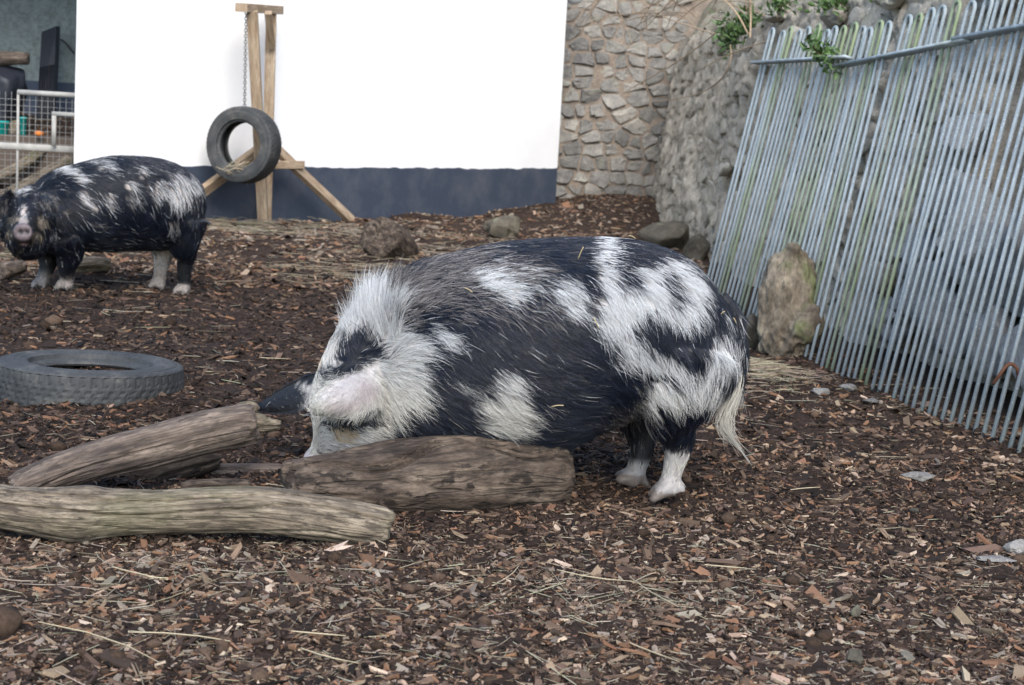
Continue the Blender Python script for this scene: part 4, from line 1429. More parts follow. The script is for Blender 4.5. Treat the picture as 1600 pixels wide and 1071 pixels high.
# ------------------------------------------------------------------ pigs
def loft(st, lat, n=28, sub=6, expo=2.15):
    """st: list of (top, bottom, halfwidth); lat: sideways unit vector (or one per station)"""
    lat = np.broadcast_to(np.asarray(lat, float), (len(st), 3))
    rows = np.array([np.concatenate(((t + b_) / 2, (t - b_) / 2, l * h)) for (t, b_, h), l in zip(st, lat)])
    q = catmull(rows, sub)
    return rings(q[:, :3], q[:, 3:6], q[:, 6:9], n, True, expo)

def ear_mesh(top, bot, bulge, out, nu=14, nv=9, th=0.006):
    """flap between two edge curves (base -> tip), bulged outwards"""
    a = catmull(np.array(top), 6)
    b_ = catmull(np.array(bot), 6)
    k = np.linspace(0, 1, nv)
    S = a[:, None] * (1 - k)[None, :, None] + b_[:, None] * k[None, :, None]
    u = np.linspace(0, 1, len(a))
    S = S + np.asarray(out) * (bulge * np.sin(np.pi * k)[None] * (0.5 + 0.5 * np.sin(np.pi * u))[:, None])[..., None]
    nr, nc = S.shape[:2]
    edge = np.minimum(1, 4 * np.sin(np.pi * k) + 0.25)[None, :, None]
    v = np.concatenate(((S + np.asarray(out) * th / 2 * edge).reshape(-1, 3), (S - np.asarray(out) * th / 2 * edge).reshape(-1, 3)))
    g = grid_faces(nr, nc, False)
    N = nr * nc
    side = []
    for i in range(nr - 1):
        for j, fl in ((0, 0), (nc - 1, 1)):
            p, q = i * nc + j, (i + 1) * nc + j
            side.append((p, q, q + N, p + N) if fl else (q, p, p + N, q + N))
    for j in range(nc - 1):
        p = (nr - 1) * nc + j
        side.append((p, p + 1, p + 1 + N, p + N))
    return v, [np.concatenate((g, g[:, ::-1] + N, np.array(side)))]

def blob(u, B):
    """max over soft ellipses: rows (cx, cy, rx, ry, rot_deg, weight)"""
    o = np.zeros(len(u))
    for cx, cy, rx, ry, a, k in B:
        d = u - (cx, cy)
        c_, s_ = math.cos(R(a)), math.sin(R(a))
        e = ((d[:, 0] * c_ + d[:, 1] * s_) / rx) ** 2 + ((-d[:, 0] * s_ + d[:, 1] * c_) / ry) ** 2
        o = np.maximum(o, k * np.clip((1.25 - e) / 0.6, 0, 1))
    return o

def sample_faces(v, f, n, r2, wfun=None):
    a, b_, c_, d_ = (v[f[:, i]] for i in range(4))
    nr = np.cross(c_ - a, d_ - b_)
    ar = np.linalg.norm(nr, axis=1) / 2
    nr = unit(nr)
    w_ = ar.copy()
    if wfun is not None:
        w_ = w_ * wfun((a + b_ + c_ + d_) / 4, nr)
    idx = r2.choice(len(f), n, p=w_ / w_.sum())
    s, t = r2.random((n, 1)), r2.random((n, 1))
    P = (a[idx] * (1 - s) + b_[idx] * s) * (1 - t) + (d_[idx] * (1 - s) + c_[idx] * s) * t
    return P, nr[idx]

def idw(u, C, sig):
    C = np.asarray(C, float)
    w_ = np.exp(-((u[:, None] - C[None, :, :2]) ** 2).sum(-1) / (2 * sig ** 2)) + 1e-9
    return (w_ @ C[:, 2:]) / w_.sum(1, keepdims=True)

def make_coat(name, v, f, chart, groom, colour, nclump, per, rad, parent, seed, wfun, sig, spread, fall=0.8):
    r2 = np.random.default_rng(seed)
    P, N = sample_faces(v, f, nclump, r2, wfun)
    if seed == 5:
        P, N = P, N
    u = chart(P)
    gd = idw(u, groom, sig)                       # dx, dy (picture sense), length, lift
    D = gd[:, :1] * np.array((1.0, 0, 0)) - gd[:, 1:2] * np.array((0, 0, 1.0))
    D = D + 0.28 * np.stack((vn(P * 14, seed), vn(P * 14, seed + 1), vn(P * 14, seed + 2)), -1) + r2.normal(0, 0.10, P.shape)
    D = D - N * (D * N).sum(1, keepdims=True)
    D = unit(D)
    L = gd[:, 2] * r2.uniform(0.65, 1.3, nclump)
    lift = gd[:, 3]
    S = np.cross(N, D)
    m = 5
    s = np.linspace(0, 1, m)
    P_, N_, D_, S_ = (np.repeat(x, per, 0) for x in (P, N, D, S))
    n = len(P_)
    o1, o2 = r2.normal(0, spread, (n, 1)), r2.normal(0, spread, (n, 1))
    Lk = np.repeat(L, per) * r2.uniform(0.7, 1.25, n)
    lk = np.repeat(lift, per) * r2.uniform(0.5, 1.5, n) + r2.normal(0, 0.04, n)
    cv = np.repeat(r2.normal(0, 0.16, nclump), per) + r2.normal(0, 0.10, n)
    root = P_ + D_ * o1 + S_ * o2 - N_ * (0.0015 + (o1 ** 2 + o2 ** 2) * 2.5)
    pts = np.zeros((n, m, 3))
    for k in range(m):
        t = s[k]
        pull = -0.6 * t * (S_ * o2)
        pts[:, k] = root + D_ * (Lk * t)[:, None] + N_ * (Lk * (lk * t - (lk * fall) * t * t) + 0.0015)[:, None] + S_ * (Lk * cv * t * t)[:, None] + pull
        pts[:, k, 2] -= Lk * 0.10 * t * t
    mid_ = (pts[:, 2] + root) / 2
    uc = chart(mid_)
    CLUMP['x'] = 0.6 * np.repeat(r2.random(nclump), per) + 0.4 * r2.random(n)
    col = colour(root, uc, r2)
    hc = bpy.data.hair_curves.new(name)
    hc.add_curves([m] * n)
    hc.attributes['position'].data.foreach_set('vector', pts.astype(np.float32).ravel())
    a = hc.attributes.get('radius') or hc.attributes.new('radius', 'FLOAT', 'POINT')
    rr = rad * r2.uniform(0.7, 1.3, (n, 1)) * np.array((0.9, 1.0, 0.85, 0.6, 0.15))[None]
    a.data.foreach_set('value', rr.astype(np.float32).ravel())
    ca = hc.attributes.new('tint', 'FLOAT_COLOR', 'CURVE')
    ca.data.foreach_set('color', np.concatenate((col, np.ones((n, 1))), 1).astype(np.float32).ravel())
    hc.materials.append(MT['hair'])
    o = bpy.data.objects.new(name, hc)
    COL.objects.link(o)
    o.parent = parent
    return o

CLUMP = {}
WHITE, BLACK = np.array((0.63, 0.635, 0.63)), np.array((0.0055, 0.0078, 0.0145))
YAX = np.array((0, 1.0, 0))

def build_pig_near():
    Y = 4.06
    w = lambda x, y, d=0.0: W(x, y, Y + d)
    torso = [(w(1152, 560), w(1150, 590), 0.03), (w(1143, 500), w(1140, 600), 0.115), (w(1119, 452), w(1112, 624), 0.195), (w(1074, 407), w(1068, 634), 0.245), (w(1010, 381), w(1008, 640), 0.262),
             (w(940, 373), w(938, 668), 0.280), (w(860, 374), w(858, 702), 0.295), (w(780, 381), w(776, 716), 0.285), (w(710, 397), w(704, 716), 0.265), (w(655, 420), w(655, 712), 0.235), (w(605, 458), w(625, 705), 0.20), (w(565, 500), w(600, 690), 0.14), (w(545, 540), w(575, 660), 0.06)]
    head = [(w(640, 450), w(690, 690), 0.16), (w(590, 462), w(662, 700), 0.185), (w(540, 505, -.02), w(625, 712, -.02), 0.175), (w(505, 560, -.04), w(582, 722, -.04), 0.145), (w(487, 615, -.06), w(545, 730, -.06), 0.108), (w(491, 655, -.08), w(522, 736, -.08), 0.074), (w(491, 684, -.09), w(504, 742, -.09), 0.056), (w(484, 700, -.10), w(494, 746, -.10), 0.054), (w(477, 707, -.10), w(486, 746, -.10), 0.056), (w(474, 711, -.10), w(482, 744, -.10), 0.05), (w(475, 718, -.10), w(480, 738, -.10), 0.015)]
    parts = [loft(torso, YAX, 32), loft(head, YAX, 28)]
    def leg(P, r):
        return tube(np.array(P), np.array(r), 14, 6)
    zc = CAM_H
    parts.append(leg([w(1058, 555, -.12), w(1056, 610, -.14), w(1050, 650, -.13), w(1060, 690, -.11), w(1051, 735, -.10), w(1044, 760, -.10)], [0.15, 0.115, 0.072, 0.040, 0.027, 0.029]))
    parts.append(leg([w(1035, 570, .12), w(1010, 625, .12), w(1000, 655, .11), w(1003, 695, .09), w(994, 735, .07), w(987, 750, .07)], [0.14, 0.09, 0.058, 0.036, 0.027, 0.029]))
    # feet: two toes each
    for (x, y, d, sg) in ((1043, 764, -.10, 1), (987, 755, .07, 1)):
        f0 = w(x, y - 4, d)
        gz = float(gh(f0[0], f0[1])) + 0.002
        for sd in (-1, 1):
            a_ = f0 + (0.012, sd * 0.014, 0.0)
            t_ = np.array((f0[0] - 0.045, f0[1] + sd * 0.027 - 0.006, gz + 0.013))
            parts.append(tube(np.array([a_, (a_ + t_) / 2 + (0, 0, 0.008), t_]), [0.025, 0.020, 0.011], 12, 5))
        dc = f0 + (0.034, 0, -0.002)
        for sd in (-1, 1):
            parts.append(tube(np.array([dc + (0, sd * 0.012, 0.01), dc + (0.010, sd * 0.018, -0.014)]), [0.012, 0.006], 8))
    # front legs, behind the log
    for (x, d) in ((700, -.12), (735, .12)):
        parts.append(leg([w(x + 10, 600, d), w(x, 680, d), w(x - 4, 725, d * .9), w(x - 2, 752, d * .9), w(x - 6, 768, d * .9)], [0.14, 0.085, 0.05, 0.042, 0.04]))
    # muzzle disc rim
    # tail cord
    tail = tube(np.array([w(1128, 462), w(1150, 492, -.02), w(1160, 532, -.04), w(1161, 575, -.05), w(1154, 612, -.05)]), [0.014, 0.012, 0.0095, 0.0085, 0.005], 10, 5)
    # ears
    near_top = [w(580, 572, -.185), w(545, 583, -.235), w(515, 600, -.265), w(492, 620, -.275), w(481, 639, -.265)]
    near_bot = [w(606, 622, -.185), w(586, 640, -.235), w(555, 652, -.28), w(522, 653, -.29), w(492, 650, -.272)]
    far_top = [w(512, 580, .05), w(478, 588, .08), w(442, 606, .10), w(415, 624, .11), w(402, 634, .11)]
    far_bot = [w(482, 632, .02), w(468, 643, .04), w(444, 647, .07), w(420, 645, .10), w(404, 642, .11)]
    ears = [ear_mesh(near_top, near_bot, 0.042, (0, -1, 0.25)), ear_mesh(far_top, far_bot, 0.015, (0.1, -1, 0.1))]
    v, f = pig_mesh(parts, [tail, *ears], 0.0085, 8)
    f4 = f[0] if f[0].shape[1] == 4 else f[1]
    f4 = [x for x in f if x.shape[1] == 4][0]
    f3 = [x for x in f if x.shape[1] == 3]
    nbody = len(v)
    def chart(P):
        Q = P.copy()
        far = Q[:, 1] > Y + 0.02
        far_ear = (Q[:, 0] < w(520, 600)[0]) & (Q[:, 2] > 0.20)
        Q[far & ~far_ear, 1] = 2 * (Y + 0.02) - Q[far & ~far_ear, 1]
        return proj(Q)
    PW = [(575, 478, 38, 34, 0, 1), (545, 505, 50, 22, -40, 1), (515, 545, 24, 40, 20, 1), (640, 548, 42, 30, 30, 1), (618, 590, 62, 40, 0, 1), (640, 620, 42, 30, 0, 1), (560, 640, 90, 60, 0, 1), (520, 690, 60, 50, 0, 1), (600, 520, 30, 30, 0, 1), (480, 590, 20, 30, 0, .9), (618, 482, 30, 18, -20, .8),
          (702, 532, 30, 13, 45, 1), (782, 446, 48, 18, 28, .85), (800, 415, 40, 12, 20, .5), (888, 465, 16, 40, -8, .95), (845, 440, 30, 14, 30, .6), (946, 390, 17, 26, -15, 1), (951, 428, 17, 36, 0, 1), (962, 490, 34, 46, 5, 1), (1005, 470, 40, 20, 5, 1), (1028, 440, 24, 30, 20, .95), (1060, 418, 22, 12, 25, .9), (1083, 455, 18, 36, -22, 1), (1066, 490, 36, 15, 5, 1), (1000, 430, 20, 10, 20, .7),
          (1016, 567, 54, 17, 14, .95), (984, 545, 18, 24, 0, .95), (1060, 585, 34, 16, 30, .9), (1126, 565, 18, 42, 12, .95), (1100, 605, 28, 26, 30, .95), (1143, 515, 5, 40, -8, .7), (1045, 617, 50, 19, 14, .95), (1012, 628, 14, 24, 0, .9), (789, 648, 46, 36, 0, 1), (795, 600, 20, 26, 10, .9), (735, 607, 28, 8, 32, .85), (838, 548, 34, 7, 12, .55), (775, 535, 14, 20, 30, .4), (890, 560, 26, 9, 25, .38), (912, 610, 20, 14, 20, .33), (960, 590, 16, 10, 10, .3), (880, 395, 34, 7, 15, .35), (1150, 650, 30, 50, 0, .95)]
    PB = [(540, 577, 26, 8, -12, .6), (556, 546, 34, 22, 8, 1), (984, 437, 12, 13, 0, .9), (1050, 446, 12, 21, -25, .95), (1048, 598, 26, 6, 15, .8), (690, 600, 44, 60, 0, .0), (640, 672, 26, 26, 0, .75), (700, 655, 46, 44, 0, 1), (528, 703, 5, 4.5, 0, 1), (497, 708, 6, 4, 30, 1), (543, 664, 38, 10, 4, 1), (582, 657, 14, 8, 20, .95), (568, 648, 20, 8, 0, .6), (985, 525, 6, 4, 0, .4)]  # black patches; those under the near ear also paint in its shade
    def whiteness(P, u, wob):
        uu = u + wob
        k = np.clip(blob(uu, PW) - blob(uu, PB), 0, 1)
        lowleg = sstep(0.155, 0.13, P[:, 2]) * (P[:, 0] > 0.2) * (P[:, 1] < Y)
        lowfar = sstep(0.075, 0.05, P[:, 2]) * (P[:, 0] > 0.2) * (P[:, 1] >= Y)
        k = np.maximum(k, np.maximum(lowleg, lowfar))
        fe = (P[:, 0] < w(506, 600)[0]) & (P[:, 2] > 0.22) & (P[:, 1] > Y + 0.005)
        k = np.where(fe, 0.0, k)
        return k
    ROAN = [(640, 475, 50, 34, -20, .9), (665, 450, 50, 30, -25, .8), (700, 425, 70, 34, -20, .75), (740, 470, 80, 26, 10, .5), (800, 420, 60, 24, 10, .5), (830, 470, 60, 40, 20, .3), (980, 660, 40, 20, 0, .6), (1000, 720, 14, 20, 0, .5)]
    EAR = [(548, 615, 42, 26, -25, 1)]
    stain = [(537, 678, 24, 15, 10, 1), (493, 570, 10, 16, 0, .5)]
    pink = [(555, 615, 36, 26, -20, .7)]
    def colour(P, u, r2):
        wob = np.stack((13 * vn(P * 22, 91) + 7 * vn(P * 60, 95) + r2.normal(0, 8, len(P)), 8 * vn(P * 22, 92) + 5 * vn(P * 60, 96) + r2.normal(0, 4, len(P))), -1)
        k = whiteness(P, u, wob)
        x = CLUMP['x']
        thin = 0.92 + 0.3 * vn(P * 17, 97)             # the white thins out in places
        head = sstep(705, 640, u[:, 0])
        wh = (x < np.clip((k - 0.3) * 1.6, 0, 1) * np.clip(np.maximum(thin, head), 0, 1)) | (r2.random(len(P)) < 0.006)
        g = r2.uniform(0.6, 1.1, (len(P), 1))
        c_ = np.where(wh[:, None], WHITE * g, BLACK * r2.uniform(0.5, 2.6, (len(P), 1)))
        ro = (blob(u + wob * 1.5, ROAN) * 0.75 > r2.random(len(P))) & ~wh
        c_ = np.where(ro[:, None], np.array((0.26, 0.235, 0.22)) * r2.uniform(0.4, 1.3, (len(P), 1)), c_)
        cr = (sstep(0.42, 0.22, P[:, 2]) * wh)[:, None]
        c_ = c_ * (1 - cr * np.array((0.0, 0.05, 0.15)))
        sf = (blob(u, stain) * r2.uniform(0.4, 1, len(P)))[:, None]
        c_ = c_ * (1 - sf * wh[:, None]) + sf * wh[:, None] * np.array((0.42, 0.27, 0.10))
        ea = blob(u, EAR)[:, None] * (P[:, 1] < Y - 0.2)[:, None]
        c_ = c_ * (1 - ea * np.array((0.27, 0.33, 0.29)))
        return np.clip(c_, 0, 1)
    me = new_mesh('pig', v, f)
    u = chart(v)
    k = whiteness(v, u, np.stack((9 * vn(v * 26, 91), 6 * vn(v * 26, 92)), -1))[:, None]
    skin = np.array((0.010, 0.010, 0.011)) * (1 - k) + np.array((0.40, 0.375, 0.355)) * k
    pk = blob(u, pink)[:, None]
    skin = skin * (1 - pk) + pk * np.array((0.30, 0.275, 0.272))
    hoof = ((v[:, 2] < float(0.029)) & (v[:, 0] > 0.1))[:, None]
    dirty = (0.25 * sstep(0.12, 0.03, v[:, 2]) * (v[:, 0] > 0.1))[:, None]
    skin = skin * (1 - dirty)
    skin = np.where(hoof, np.array((0.15, 0.125, 0.108)) * (1 + 0.3 * vn(v * 60, 99))[:, None], skin)
    snout = np.exp(-(((v - w(474, 722, -.10)) / 0.03) ** 2).sum(1))[:, None]
    skin = skin * (1 - snout) + snout * np.array((0.5, 0.36, 0.34))
    set_attr(me, 'coat', skin)
    o = tag(link('pig', me, MT['skin']), 'large black and white hairy pig rooting with its head behind the brown log', 'pig', 'spotted pigs')
    groom = [  # chart x, y, dx, dy, length, lift
        (562, 462, -0.35, -1.0, .085, 1.5), (580, 452, -0.1, -1.0, .080, 1.4), (612, 440, 0.6, -0.6, .055, .7), (545, 490, -0.3, -0.9, .055, .8), (530, 520, -0.2, -0.9, .035, .5), (510, 560, 0.1, -0.9, .026, .35), (490, 620, 0.3, -0.7, .022, .3), (485, 665, 0.4, -0.7, .018, .25), (480, 700, 0.5, -0.6, .012, .2), (505, 690, 0.8, -0.3, .019, .28), (525, 690, 0.8, -0.1, .024, .3), (560, 690, 0.9, 0.15, .026, .3),
        (560, 610, -0.7, 0.45, .016, .2), (545, 645, -0.5, 0.7, .022, .3), (530, 630, -0.8, 0.4, .016, .2), (500, 640, -0.9, 0.4, .020, .25), (600, 590, 0.9, -0.1, .035, .35), (640, 560, 0.9, -0.05, .045, .4), (640, 620, 0.9, 0.35, .045, .4), (640, 670, 0.8, 0.5, .045, .4), (600, 660, 0.9, 0.2, .032, .35), (420, 640, -0.9, 0.3, .012, .1), (470, 610, -0.8, 0.4, .014, .12),
        (600, 510, 0.7, -0.45, .04, .4), (650, 480, 0.9, -0.25, .045, .28), (700, 420, 0.95, -0.1, .045, .2), (700, 500, 0.9, 0.35, .045, .22), (700, 580, 0.85, 0.5, .045, .25), (700, 660, 0.8, 0.5, .045, .28), (790, 400, 1, 0.15, .045, .18), (790, 450, .9, .35, .045, .2), (790, 530, .8, .55, .045, .22), (790, 610, .9, .35, .05, .28), (790, 680, .9, .25, .055, .3),
        (880, 385, 1, .1, .045, .2), (880, 450, .7, .7, .045, .22), (880, 530, .9, .4, .045, .25), (880, 600, 1, .15, .05, .3), (880, 680, 1, .2, .055, .3), (950, 400, .8, .5, .045, .22), (960, 480, .35, .9, .045, .24), (960, 560, .8, .5, .05, .28), (960, 640, .9, .35, .055, .3), (1030, 400, .9, .35, .045, .2), (1030, 460, .6, .75, .045, .22), (1030, 530, .6, .75, .045, .22), (1030, 590, .85, .4, .05, .26), (1020, 640, .2, .95, .05, .3),
        (1100, 440, .7, .7, .04, .15), (1100, 510, .5, .85, .045, .2), (1110, 580, .15, .95, .05, .25), (1080, 630, .4, .9, .045, .25), (1150, 520, .1, 1, .04, .15), (1145, 580, -.1, 1, .045, .22), (1060, 680, .0, 1, .022, .15), (1050, 720, 0, 1, .010, .08), (1045, 770, 0, 1, .005, .04), (1000, 690, 0, 1, .022, .15), (990, 740, 0, 1, .010, .08), (960, 690, .6, .6, .035, .3)]
    def wfun(c_, n_):
        s_ = np.where(c_[:, 1] > Y + 0.05, 0.45, 1.0)
        nose = np.linalg.norm(c_ - w(477, 724, -.10), axis=1) < 0.05
        s_ = s_ * np.where((c_[:, 2] < 0.035) & (c_[:, 0] > 0.2), 0.0, 1.0)
        uu = chart(c_)
        s_ = s_ * (1 + 1.6 * (blob(uu, EAR) > 0.2) * (c_[:, 1] < Y - 0.17)) * np.where(c_[:, 0] < w(515, 600)[0], 1.8, 1.0)
        s_ = s_ * np.where((c_[:, 0] < w(545, 600)[0]) & (c_[:, 2] < 0.25), 1.6, 1.0)
        return s_ * np.where(c_[:, 2] < 0.14, 0.5, 1.0) * np.where((c_[:, 2] < 0.06) & (c_[:, 0] > 0.2), 0.12, 1.0) * ~nose
    make_coat('coat', v, f4, chart, groom, colour, 20000, 8, 0.00034, o, 5, wfun, 34, 0.0042)
    def ridge(c_, n_):
        uu = proj(c_)
        d = np.exp(-(((uu - (572, 462)) @ np.array((0.8, -0.6))) / 34) ** 2)
        return d * (n_ @ np.array((-0.5, -0.25, 0.83)) > 0.72) * (uu[:, 0] < 625) * (uu[:, 0] > 525)
    make_coat('mane', v, f4, chart, [(560, 460, -0.5, -0.8, .062, 1.1), (620, 450, 0.6, -0.5, .05, .8), (530, 510, -0.4, -.8, .045, .8)], colour, 620, 6, 0.00036, o, 12, ridge, 34, 0.004, 0.25)
    # tail switch: its own long strands
    r2 = np.random.default_rng(8)
    n, m = 330, 8
    A0, A1 = w(1152, 590, -.03), w(1140, 640, -.03)
    pts = np.zeros((n, m, 3))
    path = catmull(np.array([w(1160, 568, -.05), w(1153, 608, -.06), w(1134, 645, -.07), w(1133, 668, -.08), w(1148, 690, -.08), w(1174, 726, -.08)]), 12)
    for i in range(n):
        s0 = r2.uniform(0, 0.45)
        s1 = min(1.0, s0 + r2.uniform(0.3, 0.62))
        off = r2.normal(0, 0.0046, 3)
        for k in range(m):
            s_ = s0 + (s1 - s0) * k / (m - 1)
            j = s_ * (len(path) - 1)
            a = int(min(j, len(path) - 2))
            q = path[a] + (path[a + 1] - path[a]) * (j - a)
            pts[i, k] = q + off * (0.5 + 1.6 * math.sin(math.pi * min(1, s_ * 1.15)) ** 1) * (0.6 + 0.8 * k / (m - 1))
        if r2.random() < 0.10:
            pts[i, -3:] += np.outer((0.2, 0.5, 1.0), r2.normal(0, 0.022, 3) + (0.015, 0, 0))
    hc = bpy.data.hair_curves.new('tail_switch')
    hc.add_curves([m] * n)
    hc.attributes['position'].data.foreach_set('vector', pts.astype(np.float32).ravel())
    a = hc.attributes.get('radius') or hc.attributes.new('radius', 'FLOAT', 'POINT')
    a.data.foreach_set('value', np.tile(np.linspace(0.0006, 0.0002, m), n).astype(np.float32))
    ca = hc.attributes.new('tint', 'FLOAT_COLOR', 'CURVE')
    ca.data.foreach_set('color', np.concatenate((np.array((0.50, 0.475, 0.41)) * r2.uniform(0.6, 1.2, (n, 1)), np.ones((n, 1))), 1).astype(np.float32).ravel())
    hc.materials.append(MT['hair'])
    t_ = bpy.data.objects.new('tail_switch', hc)
    COL.objects.link(t_)
    t_.parent = o
    ve, fe = ICO[3]
    link('eye', new_mesh('eye', ve * 0.011 + w(569, 656, -.172), fe), MT['eye'], o)
    return v
PIG1 = build_pig_near()

def build_pig_far():
    # rear farther away than the front; head turned to the camera
    yat = lambda x: np.interp(x, (40, 100, 290, 320), (7.42, 7.50, 7.83, 7.86))
    w = lambda x, y, d=0.0: W(x, y, float(yat(x)) + d)
    ax = unit(np.array((w(300, 320) - w(100, 320))[:2]))
    lat = np.array((-ax[1], ax[0], 0))
    torso = [(w(312, 315), w(312, 345), 0.04), (w(306, 285), w(306, 372), 0.11), (w(290, 266), w(290, 388), 0.18), (w(258, 251), w(258, 390), 0.232), (w(215, 245), w(216, 389), 0.255), (w(170, 246), w(172, 390), 0.262), (w(128, 256), w(130, 392), 0.25), (w(92, 268), w(98, 394), 0.225), (w(66, 282), w(74, 392), 0.18), (w(50, 300), w(58, 380), 0.11)]
    parts = [loft(torso, lat, 30, 5)]
    X = np.array((1.0, 0, 0))
    def hs(x, yt, yb, hw, y):
        return (W(x, yt, y), W(x, yb, y), hw)
    hd = [hs(58, 292, 392, .10, 7.55), hs(50, 296, 400, .125, 7.40), hs(44, 304, 405, .118, 7.28), hs(40, 322, 404, .090, 7.19), hs(38, 337, 398, .066, 7.12), hs(37, 345, 390, .054, 7.07), hs(36, 348, 380, .047, 7.03), hs(36, 349, 378, .044, 7.005), hs(36, 350, 377, .043, 6.995), hs(36, 356, 371, .02, 6.992)]
    parts.append(loft(hd, X, 26, 5))
    parts.append(tube(np.array([W(39, 388, 7.25), W(38, 386, 7.15), W(37.5, 384, 7.10)]), [0.05, 0.036, 0.022], 12, 4))   # lower jaw
    for cx in (14, 66):
        parts.append(tube(np.array([W(cx + 6 * (1 if cx < 40 else -1), 350, 7.34), W(cx, 368, 7.27)]), [0.06, 0.05], 12, 4))       # cheeks
    def leg(P, r):
        return tube(np.array(P), np.array(r), 12, 5)
    def foot(x, y, d):
        f0 = w(x, y, d)
        gz = float(gh(f0[0], f0[1]))
        f0 = np.array((f0[0], f0[1], gz + 0.034))
        for sd in (-1, 1):
            a_ = f0 + (sd * 0.010, 0.01, 0)
            t_ = np.array((f0[0] + sd * 0.028 - 0.014, f0[1] - 0.046, gz + 0.011))
            parts.append(tube(np.array([a_, (a_ + t_) / 2 + (0, 0, 0.006), t_]), [0.025, 0.021, 0.011], 10, 4))
        return f0
    a = foot(104, 444, -.05); parts.append(leg([w(100, 370, -.10), w(108, 395, -.10), w(104, 420, -.08), a + (0, 0.005, 0.03), a], [0.12, 0.072, 0.042, 0.034, 0.032]))
    a = foot(67, 438, .08); parts.append(leg([w(85, 370, .10), w(78, 395, .10), w(74, 416, .09), a + (0.004, 0.005, 0.03), a], [0.11, 0.062, 0.040, 0.033, 0.032]))
    a = foot(288, 441, -.06); parts.append(leg([w(285, 345, -.10), w(286, 380, -.10), w(290, 400, -.07), w(288, 420, -.06), a + (0, 0.005, 0.03), a], [0.13, 0.085, 0.05, 0.038, 0.033, 0.032]))
    a = foot(249, 437, .10); parts.append(leg([w(262, 350, .12), w(256, 385, .12), w(255, 400, .11), w(252, 418, .10), a + (0, 0.005, 0.03), a], [0.13, 0.075, 0.048, 0.038, 0.034, 0.032]))
    tail = tube(np.array([w(312, 290, -.05), w(317, 310, -.06), w(315, 340, -.06), w(309, 365, -.06), w(304, 392, -.06)]), [0.014, 0.011, 0.014, 0.014, 0.004], 8, 5)
    # ears: drooping forwards
    e1 = ear_mesh([W(54, 308, 7.36), W(66, 301, 7.24), W(82, 308, 7.16), W(93, 322, 7.13)], [W(58, 330, 7.32), W(67, 335, 7.20), W(80, 337, 7.14), W(91, 332, 7.12)], 0.02, (0.2, -1, 0.4))
    e2 = ear_mesh([W(28, 306, 7.36), W(14, 301, 7.26), W(-2, 310, 7.18), W(-18, 328, 7.15)], [W(24, 328, 7.32), W(12, 335, 7.22), W(0, 343, 7.17), W(-14, 346, 7.15)], 0.02, (-0.2, -1, 0.4))
    v, f = pig_mesh(parts, [tail, e1, e2], 0.0095, 6)
    # nostrils pressed into the snout disc
    for nx in (31, 41):
        c_ = W(nx, 363, 6.992)
        d = np.linalg.norm((v - c_) * (1, 0.5, 1), axis=1)
        v[:, 1] += 0.02 * np.exp(-(d / 0.011) ** 2) * (v[:, 1] < 7.12)
    f4 = [x for x in f if x.shape[1] == 4][0]
    mid = np.array(w(200, 320)[:2])
    def chart(P):
        Q = P.copy()
        s_ = (Q[:, :2] - mid) @ lat[:2]
        far = (s_ > 0.02) & (Q[:, 0] > w(75, 320)[0]) & (Q[:, 2] > 0.2)
        Q[far, :2] -= lat[:2] * (2 * (s_[far] - 0.02))[:, None]
        return proj(Q)
    PW = [(96, 266, 26, 8, 15, .9), (159, 257, 24, 8, 18, .75), (126, 279, 14, 6, 20, .9), (286, 300, 22, 27, 30, 1), (250, 300, 18, 16, 0, .6), (225, 270, 7, 12, 0, .6), (207, 292, 10, 8, 0, .7), (209, 314, 12, 12, 0, .5), (173, 318, 9, 15, -10, .75), (137, 312, 6, 18, -35, .9), (148, 325, 6, 10, -10, .8), (152, 351, 14, 3.5, 0, .65), (273, 357, 7, 12, -20, .6), (35, 299, 12, 6, -20, .9), (36, 334, 5, 12, -5, .9), (37, 348, 7, 5, 0, .6), (107, 330, 8, 4, 0, .5), (86, 368, 5, 6, 0, .6), (280, 275, 18, 6, 15, .5)]
    TAN = [(68, 349, 9, 12, 0, .7), (57, 372, 8, 9, 0, .55), (19, 345, 7, 5, 0, .55), (14, 368, 6, 8, 0, .4), (30, 392, 10, 6, 0, .25)]
    EAR_RIM_LIGHT = [(76, 306, 17, 3, 24, .9), (76, 320, 16, 9, 18, .45), (2, 328, 12, 10, -20, .4), (86, 321, 4, 6, 0, .6), (4, 318, 12, 3, -30, .7)]  # ear edges with painted rim light, and a greyer ear tone
    def white(P, u):
        k = blob(u, PW)
        isin = (P[:, 0] > w(170, 400)[0])
        inner = isin & (P[:, 1] > yat_at(P) + 0.0)
        k = np.maximum(k, sstep(0.235, 0.205, P[:, 2]) * inner)
        k = np.maximum(k, 0.8 * sstep(0.10, 0.05, P[:, 2]) * (~isin))
        k = np.maximum(k, 0.7 * sstep(0.035, 0.025, P[:, 2]))
        return k
    def yat_at(P):
        t = (P[:, 0] - w(100, 400)[0]) / (w(290, 400)[0] - w(100, 400)[0])
        return 7.5 + t * 0.33
    def colour(P, u, r2):
        wob = np.stack((6 * vn(P * 20, 93) + r2.normal(0, 4, len(P)), 4.5 * vn(P * 20, 94) + r2.normal(0, 2.5, len(P))), -1)
        k = white(P, u + wob)
        x = r2.random(len(P))
        wh = (x < np.clip((k - 0.25) * 1.3, 0, 1) * np.clip(0.75 + 0.5 * vn(P * 15, 98), 0, 1)) | (x < 0.015)
        c_ = np.where(wh[:, None], WHITE * r2.uniform(0.7, 1.05, (len(P), 1)), BLACK * r2.uniform(0.5, 2.2, (len(P), 1)))
        tn = (blob(u + wob, TAN) > r2.random(len(P)))[:, None]
        c_ = np.where(tn & ~wh[:, None], np.array((0.27, 0.22, 0.16)) * r2.uniform(0.6, 1.2, (len(P), 1)), c_)
